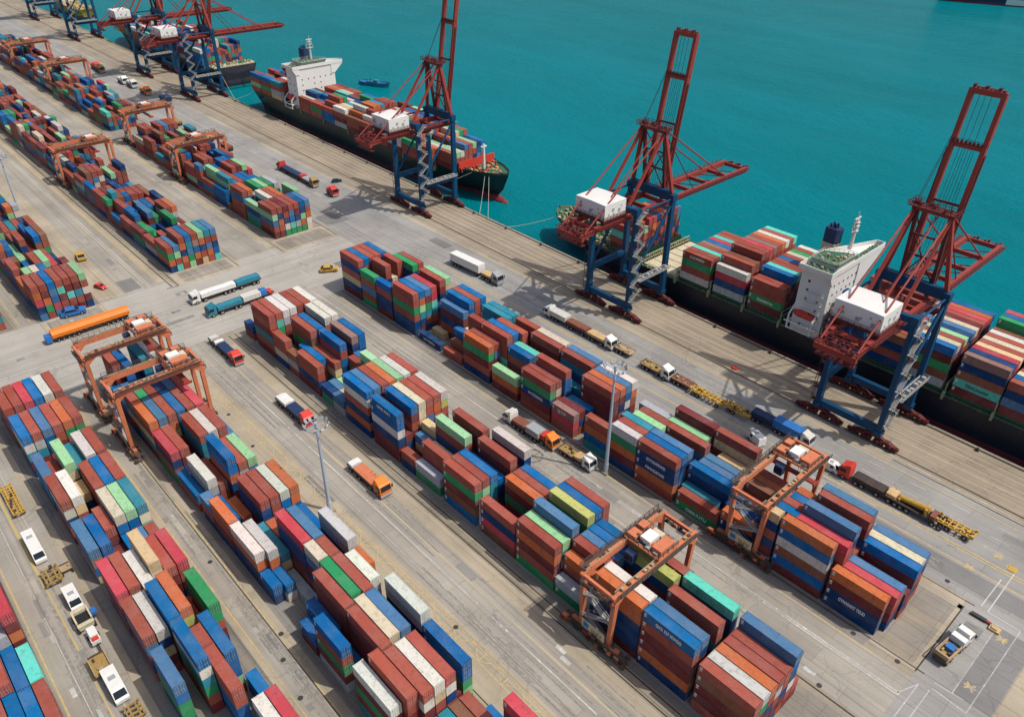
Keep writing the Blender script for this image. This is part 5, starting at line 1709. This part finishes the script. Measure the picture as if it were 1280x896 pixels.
def truck(label, front, rz, segs, scale=1.35, name='semi_truck', cat='truck', group=None, seed=1):
    t = thing(name, label, cat, (front[0], front[1], 0), R_(rz), group, scale)
    x = 0.0
    rr = random.Random(seed)
    for sg in segs:
        k = sg[0]
        if k == 'cab':
            cab_part(t, x, sg[1])
            MB().box(x - 4.2, x - .3, -.42, .42, .6, .95).box(x - 3.6, x - 2.5, -1.15, -.6, .45, 1.05).build('chassis', 'chassis', t)
            wheels(t, (x - 1.25, x - 3.5))
            x -= 2.5
            continue
        if k == 'rcab':
            c = cab_part(t, 0, sg[1])
            c.location.x = x - 2.5
            c.rotation_euler.z = math.pi
            wheels(t, (x - 1.3,))
            x -= 2.6
            continue
        if k == 'gap':
            MB().box(x - sg[1], x, -.12, .12, .75, .95).build('drawbar', 'chassis', t)
            x -= sg[1]
            continue
        L, m = sg[1], sg[2]
        a = x - L
        b = MB()
        if k == 'chassis':
            for s_ in (-1, 1):
                b.box(a, x, s_ * .55 - .13, s_ * .55 + .13, .95, 1.3)
                b.box(a + .1, x - .1, s_ * 1.15 - .1, s_ * 1.15 + .1, 1.1, 1.28)
            n_ = int(L / 1.05)
            for i in range(n_ + 1):
                xx = a + .15 + (L - .3) * i / n_
                b.box(xx - .12, xx + .12, -1.24, 1.24, 1.05, 1.36)
                if rr.random() < .6:
                    y = rr.uniform(-.9, .9)
                    b.box(xx - .3, xx + .3, y - .25, y + .25, 1.3, 1.5 + rr.random() * .35, rr.choice((0, 1)))
            for s_ in (-1, 1):
                for xx in (a + .2, x - .2):
                    b.box(xx - .2, xx + .2, s_ * 1.12 - .17, s_ * 1.12 + .17, 1.2, 1.75)
            b.build('skeletal_trailer', [m, 'grimy'], t)
        else:
            b.box(a, x, -1.2, 1.2, 1.12, 1.3).box(a + .2, x - .2, -.5, .5, .8, 1.12)
            for i in range(int(L / 1.3)):
                b.box(a + .5 + i * 1.3, a + .66 + i * 1.3, -1.24, 1.24, .98, 1.12, 1)
            b.box(a - .05, a + .12, -1.22, 1.22, 1.1, 1.55, 1)
            b.build('trailer', ['chassis' if k != 'flat' else m, 'grimy'], t)
            if k == 'flat':
                q = MB()
                for s_ in (-1, 1):
                    q.beam((a, s_ * 1.15, 1.6), (x, s_ * 1.15, 1.6), .12, .12)
                    for i in range(int(L / 1.5) + 1):
                        q.box(a + i * 1.5, a + i * 1.5 + .1, s_ * 1.15 - .06, s_ * 1.15 + .06, 1.3, 1.6)
                clutter(q, a + .5, x - .5, -.9, .9, 1.31, int(L * 1.2), seed + 3, 2, .15, .4, .4)
                q.build('stakes', ['wood', 'grimy'], t)
            if k == 'box':
                q = MB().box(a + .02, x - .1, -1.22, 1.22, 1.32, 1.32 + sg[3])
                for i in range(int(L / 1.2)):
                    for s_ in (-1, 1):
                        q.box(a + .6 + i * 1.2, a + .68 + i * 1.2, s_ * 1.24 - .02, s_ * 1.24 + .02, 1.35, 1.28 + sg[3])
                q.build('box_body', m, t)
            if k == 'load':
                n_ = max(2, int(L / 1.1))
                q = MB()
                prof = [1.32 + sg[3] * (.85 + .15 * rr.random()) for _ in range(n_ + 1)]
                for i in range(n_):
                    xa, xb = a + .2 + (L - .4) * i / n_, a + .2 + (L - .4) * (i + 1) / n_
                    for s0, s1_ in ((-1.12, 0), (0, 1.12)):
                        n0 = len(q.v)
                        ea, eb = (.86, 1.0) if s0 < 0 else (1.0, .86)
                        za, zb_ = prof[i] - 1.32, prof[i + 1] - 1.32
                        q.v += [(xa, s0, 1.31), (xb, s0, 1.31), (xb, s1_, 1.31), (xa, s1_, 1.31), (xa, s0, 1.32 + za * ea), (xb, s0, 1.32 + zb_ * ea), (xb, s1_, 1.32 + zb_ * eb), (xa, s1_, 1.32 + za * eb)]
                        for f_ in ((4, 5, 6, 7), (0, 1, 5, 4), (2, 3, 7, 6), (3, 0, 4, 7), (1, 2, 6, 5)):
                            q.f.append(tuple(n0 + j for j in f_))
                            q.m.append(0)
                    if rr.random() < .5:
                        q.beam((xa, -1.16, 1.4), (xa, 1.16, 1.4 + prof[i] - 1.32), .05, .05, 1)
                q.build('load', [m, 'chassis'], t)
            if k == 'pipe':
                q = MB().tube((a + .2, 0, 1.75), (x - .3, 0, 2.3), .5, 12, .62)
                q.box(x - .9, x - .5, -.9, .9, 1.31, 2.6).box(a + .1, a + .5, -.8, .8, 1.31, 1.9)
                q.build('boom', m, t)
            if k == 'tank':
                q = MB().tube((a + .3, 0, 2.25), (x - .3, 0, 2.25), 1.05, 16)
                for e, s_ in ((a + .3, -1), (x - .3, 1)):
                    q.tube((e, 0, 2.25), (e + s_ * .3, 0, 2.25), 1.05, 16, .6)
                for i in range(3):
                    q.tube((a + L * (.25 + .25 * i), 0, 3.2), (a + L * (.25 + .25 * i), 0, 3.48), .3, 10)
                q.beam((a + .6, -.4, 3.35), (x - .6, -.4, 3.35), .1, .1)
                q.build('tank', m, t)
        ws = [a + 1.0, a + 2.2]
        if L > 6:
            ws += [x - 1.3]
        if L > 9:
            ws += [a + 3.4]
        wheels(t, ws)
        x = a
    return t


def car(label, x, y, rz, m='white', scale=1.3, name='car', cat='car'):
    t = thing(name, label, cat, (x, y, 0), R_(rz), None, scale)
    b = MB().prism([(-2.1, .35), (2.1, .35), (2.15, .75), (1.9, .95), (1.0, 1.02), (.35, 1.45), (-1.2, 1.48), (-1.9, 1.0), (-2.15, .9)], -.86, .86)
    bd = b.build('body', m, t)
    q = MB()
    q.v += [(1.0, -.74, 1.04), (1.0, .74, 1.04), (.38, .7, 1.455), (.38, -.7, 1.455), (-1.9, -.74, 1.02), (-1.9, .74, 1.02), (-1.23, .7, 1.485), (-1.23, -.7, 1.485)]
    q.f += [(0, 1, 2, 3), (5, 4, 7, 6)]
    q.m += [0, 0]
    for s_ in (-1, 1):
        q.prism([(-1.6, 1.02), (.8, 1.04), (.3, 1.4), (-1.15, 1.43)], s_ * .875 - .01, s_ * .875 + .01)
    q.build('window', 'glass', bd)
    for s_ in (-1, 1):
        MB().box(2.06, 2.17, s_ * .6 - .18, s_ * .6 + .18, .62, .78).build('headlight', 'lamp', bd)
    for xx in (-1.3, 1.3):
        for s_ in (-1, 1):
            o = link('wheel', WM, t, (xx, s_ * .8, .33))
            o.scale = (.64,) * 3
    return t


def van(label, x, y, rz, L=5.6, m='white', scale=1.2, name='van', cat='van', stripe=None):
    t = thing(name, label, cat, (x, y, 0), R_(rz), None, scale)
    h = L / 2
    b = MB().prism([(-h, .4), (h - .02, .4), (h, 1.05), (h - .35, 1.25), (h - .95, 2.25), (h - 1.3, 2.4), (-h, 2.4)], -1.0, 1.0)
    for i in range(3):
        b.box(-h + .5 + i * 1.5, -h + 1.3 + i * 1.5, -.5, .5, 2.39, 2.47, 1 if i == 1 else 0)
    bd = b.build('body', [m, 'grey'], t)
    q = MB()
    q.v += [(h - .345, -.9, 1.29), (h - .345, .9, 1.29), (h - .935, .82, 2.255), (h - .935, -.82, 2.255)]
    q.f.append((0, 1, 2, 3))
    q.m.append(0)
    q.build('windscreen', 'glass', bd)
    for s_ in (-1, 1):
        MB().box(h - 2.0, h - 1.2, s_ * 1.005 - .012, s_ * 1.005 + .012, 1.35, 2.05).build('side_window', 'glass', bd)
        MB().box(h - .08, h + .02, s_ * .72 - .2, s_ * .72 + .2, .72, .95).build('headlight', 'lamp', bd)
    for xx in (-h + 1.0, h - 1.0):
        for s_ in (-1, 1):
            o = link('wheel', WM, t, (xx, s_ * .92, .38))
            o.scale = (.74,) * 3
    return t


# the quay road
truck('semi-truck with a long white box trailer beside the far end of the quay-road block', (-196.5, 174.5), 3, [('cab', 'grey'), ('load', 4.0, 'tan_load', .7), ('gap', .6), ('box', 11.4, 'white', 2.2)], 1.45, seed=2)
truck('road train with two white cabs and white, brown and tan loads', (-137.6, 172.3), 0, [('cab', 'white'), ('load', 6.2, 'tan_load', .9), ('load', 7.4, 'brown_load', 1.0), ('box', 5.6, 'offwhite', 1.4), ('rcab', 'white')], 1.32, seed=3)
truck('rusty empty flat trailer standing ahead of the road train', (-130.6, 173.4), 0, [('flat', 5.0, 'wood')], 1.35, 'flat_trailer', 'trailer', seed=4)
truck('white-cabbed tractor pulling an empty mustard flat trailer along the quay road', (-114.0, 172.3), 0, [('cab', 'white'), ('flat', 6.0, 'mustard')], 1.35, seed=5)
truck('brown empty flat trailer between the white tractor and the yellow trailers', (-106.6, 173.0), 0, [('flat', 5.2, 'brown_load')], 1.35, 'flat_trailer', 'trailer', seed=6)
truck('longer yellow skeletal trailer parked on the quay road', (-94.6, 172.6), 0, [('chassis', 8.6, 'yellow')], 1.35, 'skeletal_trailer', 'trailer', seed=7)
truck('shorter yellow skeletal trailer parked by the crane shadow', (-86.0, 173.4), 0, [('chassis', 6.0, 'yellow')], 1.35, 'skeletal_trailer', 'trailer', seed=8)
truck('truck with a bright blue container load beside the orange gantry trolley', (-67.5, 175.0), 0, [('cab', 'offwhite'), ('box', 6.6, 'blue', 1.9), ('load', 5.5, 'navy', 1.4)], 1.3, seed=9)
van('white pickup with a dark bed seen between block and blue truck', -79.5, 166.0, 160, 4.4, 'white', 1.25, 'pickup', 'pickup')
van('white car-sized van leaving the shelter of the orange gantry crane', -59.6, 170.8, 0, 4.6, 'white', 1.15)
truck('red and white cabbed truck with long dark trailer carrying a yellow crane boom', (-31.6, 171.4), 0, [('load', 1.3, 'brown_load', 1.0), ('pipe', 5.8, 'yellow'), ('load', 2.2, 'tan_load', 1.0), ('load', 6.4, 'chassis', .6), ('gap', .3), ('rcab', 'red')], 1.38, seed=10)
truck('yellow skeletal trailer parked alone at the near end of the quay road', (-23.0, 172.6), 0, [('chassis', 6.6, 'yellow')], 1.35, 'skeletal_trailer', 'trailer', seed=11)
# the lane between the middle block and the quay-road block
truck('white-cabbed truck carrying dark machinery beside the quay-road block', (-133.9, 121.2), 180, [('cab', 'white'), ('load', 4.6, 'brown_load', .9), ('box', 4.0, 'grey', 1.5)], 1.3, seed=12)
truck('orange-cabbed truck facing the near end in the lane of the middle block', (-114.4, 121.9), 0, [('cab', 'orange'), ('load', 1.6, 'red', 1.6)], 1.3, seed=13)
truck('white-cabbed truck with a long trailer of timber and scrap by the light mast', (-101.6, 123.0), 0, [('cab', 'white'), ('load', 2.6, 'tan_load', .8), ('flat', 4.4, 'mustard')], 1.25, seed=14)
# the lane between the twin-gantry block and the middle block
truck('orange truck loaded with orange crates in the lane of the middle block', (-130.2, 76.4), 0, [('cab', 'orange'), ('load', 6.8, 'gantry', .45), ('load', 1.8, 'white', .8)], 1.42, seed=15)
truck('truck with white sheets and a dark load beneath the lamp-mast head', (-167.8, 76.6), 0, [('cab', 'red'), ('load', 5.8, 'navy', .8), ('load', 4.4, 'white', .9), ('gap', .5)], 1.4, seed=16)
truck('red-cabbed truck with a blue-black load near the crossing road', (-211.6, 76.3), 0, [('cab', 'red'), ('load', 1.6, 'red', 1.3), ('load', 6.2, 'navy', .8), ('load', 1.6, 'white', 1.0), ('gap', 1.2), ('load', 2.0, 'offwhite', .8)], 1.3, seed=17)
# the crossing road
truck('white-cabbed truck with a white-sheeted load and blue machinery on the crossing road', (-260.4, 81.4), -90, [('cab', 'white'), ('load', 10.2, 'white', 1.5), ('load', 7.2, 'teal', 1.4)], 1.35, seed=18)
truck('teal truck with a grey box on the crossing road beside the white-cabbed truck', (-247.6, 81.8), -90, [('cab', 'teal'), ('load', 7.2, 'teal', 1.2), ('box', 5.2, 'offwhite', 1.3), ('load', 2.0, 'blue', 1.6), ('load', 1.6, 'red', .6)], 1.35, seed=19)
t = thing('steel_beam_transporter', 'long bright orange steel girder on a low transporter beside the twin-gantry block', 'transporter', (-266.4, 49, 0), R_(90))
b = MB().prism([(-1.5, 1.9), (1.5, 1.9), (1.7, 3.2), (.9, 4.3), (-.9, 4.3), (-1.7, 3.2)], -12.6, 12.6, 'x')
b.build('girder', 'orange', t)
b = MB().box(-12, 12, -1.2, 1.2, 1.0, 1.35)
for i in range(13):
    b.box(-12 + i * 1.95, -11.4 + i * 1.95, -1.5, 1.5, 1.35, 1.9)
b.build('transporter_bed', 'chassis', t)
wheels(t, [-11 + i * 1.6 for i in range(5)] + [5 + i * 1.6 for i in range(5)], 1.2)
b = MB().box(12.8, 14.6, -1.4, 1.4, .7, 3.0).build('cab', 'blue', t)
b.location.x = -27.4
car('yellow car on the lane beside the far landward block', -326, 64.4, 170, 'yellow', 1.75)
car('yellow and black car on the crossing road near the quay-road block', -250.0, 132.4, 60, 'yellow', 1.6)
car('blue car parked at the end of the far landward block', -281.0, 47.6, 80, 'blue', 1.9)
car('small red and white car beside the far landward block', -295, 61.4, 20, 'red', 1.2)
# the lane of the white vans
truck('yellow skeletal trailer on the lane beside the far end of the white-van block', (-185.0, 5.2), 0, [('chassis', 12.0, 'yellow')], 1.1, 'skeletal_trailer', 'trailer', seed=20)
van('white bus on the lane beside the white-van block', -170.6, 4.6, 0, 8.4, 'white', 1.25, 'bus', 'bus')
truck('rusty yellow trailer behind the white pickup', (-156.0, 5.0), 0, [('chassis', 3.8, 'mustard')], 1.35, 'skeletal_trailer', 'trailer', seed=21)
truck('small frame trailer of scrap drawn behind the white pickup', (-158.4, 8.0), 0, [('flat', 2.2, 'wood')], 1.0, 'scrap_trailer', 'trailer', seed=22)
van('white pickup van with blue windows on the lane', -148.8, 6.4, 0, 5.0, 'white', 1.25)
t = thing('yard_tug', 'cream open-topped yard tug with black wheels on the lane of white vans', 'tug', (-141.3, 6.2, 0), 0, None, 1.35)
b = MB().box(-2.0, 1.6, -1.1, 1.1, .6, 1.3).box(-2.0, -1.2, -1.15, 1.15, 1.3, 2.1).box(1.0, 1.7, -1.2, 1.2, 1.3, 1.6)
for s_ in (-1, 1):
    b.box(-1.8, 1.2, s_ * 1.1 - .12, s_ * 1.1 + .12, 1.9, 2.2)
    for x in (-1.7, 1.1):
        b.box(x - .1, x + .1, s_ * 1.1 - .1, s_ * 1.1 + .1, 1.3, 1.95)
b.build('body', 'cream', t)
MB().box(-1.1, .9, -.9, .9, 1.32, 1.6).build('seat', 'dark', t)
MB().box(-.9, .3, 1.3, 2.1, 1.2, 1.8).build('tool_box', 'blue', t)
wheels(t, (-1.4, 1.2), 1.2)
t = thing('towed_trailer', 'small white and red trailer towed behind the cream yard tug', 'trailer', (-135.4, 6.4, 0), 0, None, 1.3)
MB().box(-1.9, 1.4, -.7, .7, .7, 1.5).box(-1.6, .6, -.55, .55, 1.5, 2.0).build('body', 'white', t)
MB().box(.62, 1.3, -.5, .5, 1.5, 1.8).build('motor', 'red', t)
MB().box(1.4, 3.0, -.1, .1, .7, .85).build('drawbar', 'dark', t)
wheels(t, (-1.0,), .8, .7)
truck('wide frame trailer stacked with tan crates ahead of the nearest white van', (-124.9, 5.0), 0, [('flat', 3.8, 'mustard'), ], 1.4, 'crate_trailer', 'trailer', seed=23)
van('white van nearest the bottom edge on the lane', -120.8, 5.6, 0, 6.0, 'white', 1.32)
truck('rusty trailer cut by the bottom edge of the view', (-111.0, 6.4), 0, [('chassis', 3.2, 'mustard')], 1.2, 'skeletal_trailer', 'trailer', seed=24)
# end of the yard
t = truck('white flatbed crane truck parked at the near end of the quay-road block', (-13.0, 142.6), 83, [('cab', 'white'), ('box', 1.3, 'white', 1.5), ('flat', 5.0, 'mustard')], 1.22, seed=25)
b = MB().box(-6.2, -4.9, -.7, .7, 1.31, 2.1).build('tool_box', 'blue', t)
b = MB().box(-8.6, -8.3, -1.2, 1.2, 1.3, 2.5).box(-8.4, -4.4, -1.25, -1.1, 2.3, 2.45).box(-8.4, -4.4, 1.1, 1.25, 2.3, 2.45).build('rack', 'wood', t)
b = MB().box(-1.6, 1.6, -.45, .45, 0, .55).box(1.6, 2.6, -.3, .3, .1, .5, 1)
tag(b.build('steel_block', ['iron', 'crane_red'], None, (-13.2, 150.2, .02)), 'dark steel counterweight lying on the paving ahead of the white flatbed truck', 'counterweight')
b = MB().box(-1.1, 1.1, -.8, .8, 0, .5).box(-.7, .5, -.5, .5, .5, .8)
tag(b.build('dunnage_pile', 'tan_load', None, (-9.6, 150.6 - 1.2, .02)), 'small pale pile of dunnage beside the painted box', 'dunnage')
b = MB()
b.prism([(1.2 * math.cos(a * .6283), .9 * math.sin(a * .6283)) for a in range(10)], .02, .5, 'z')
tag(b.build('red_hatch', 'red', None, (-104.5, 192.9, 0)), 'round red hatch cover lying on the quay apron', 'hatch cover')
b = MB().box(-.9, .9, -.9, .9, .05, .12)
tag(b.build('yellow_plate', 'yellow', None, (-13.2, 170.2, 0.03)), 'yellow steel plate at the crossing of the painted lines', 'steel plate')
# trailers and trucks on the far quay road
truck('long dark truck with red ends beside the far quay-side block', (-331, 174.6), 0, [('cab', 'mustard'), ('load', 5.2, 'grey', .8), ('load', 2.2, 'red', 1.2), ('load', 13.0, 'navy', .7), ('rcab', 'red')], 1.4, seed=26)
truck('red yard tractor facing the crossing road on the far quay road', (-314.4, 175.4), 0, [('cab', 'red'), ('load', 1.8, 'red', 1.4)], 1.4, seed=27)
car('dark blue car alone on the far quay road', -331, 186, 70, 'navy', 1.15)
for i, (x, y, m_, lb) in enumerate(((-640, 177, 'red', 'dull red truck on the far quay road'), (-629, 176, 'mustard', 'brown truck on the far quay road'), (-586, 177, 'white', 'first of two white trucks on the far quay road'), (-572, 178, 'offwhite', 'second of two white trucks on the far quay road'),
                                    (-548, 178, 'orange', 'orange truck on the far quay road'), (-520, 180, 'navy', 'navy truck beneath a quay crane on the far quay road'))):
    truck(lb, (x, y), 0, [('cab', m_), ('load', 4.5, m_ if i != 1 else 'brown_load', 1.3)], 1.6, seed=30 + i)
for i, (x, m_, lb) in enumerate(((-470, 'mustard', 'mustard trailer beside the far quay-side block'), (-452, 'teal', 'trailer with a teal load beside the far quay-side block'), (-430, 'tan_load', 'trailer of tan crates beside the far quay-side block'), (-408, 'brown_load', 'trailer of brown scrap beside the far quay-side block'))):
    truck(lb, (x, 166 + i * .6), 0, [('load', 8, m_, .9)], 1.4, 'flat_trailer', 'trailer', seed=40 + i)
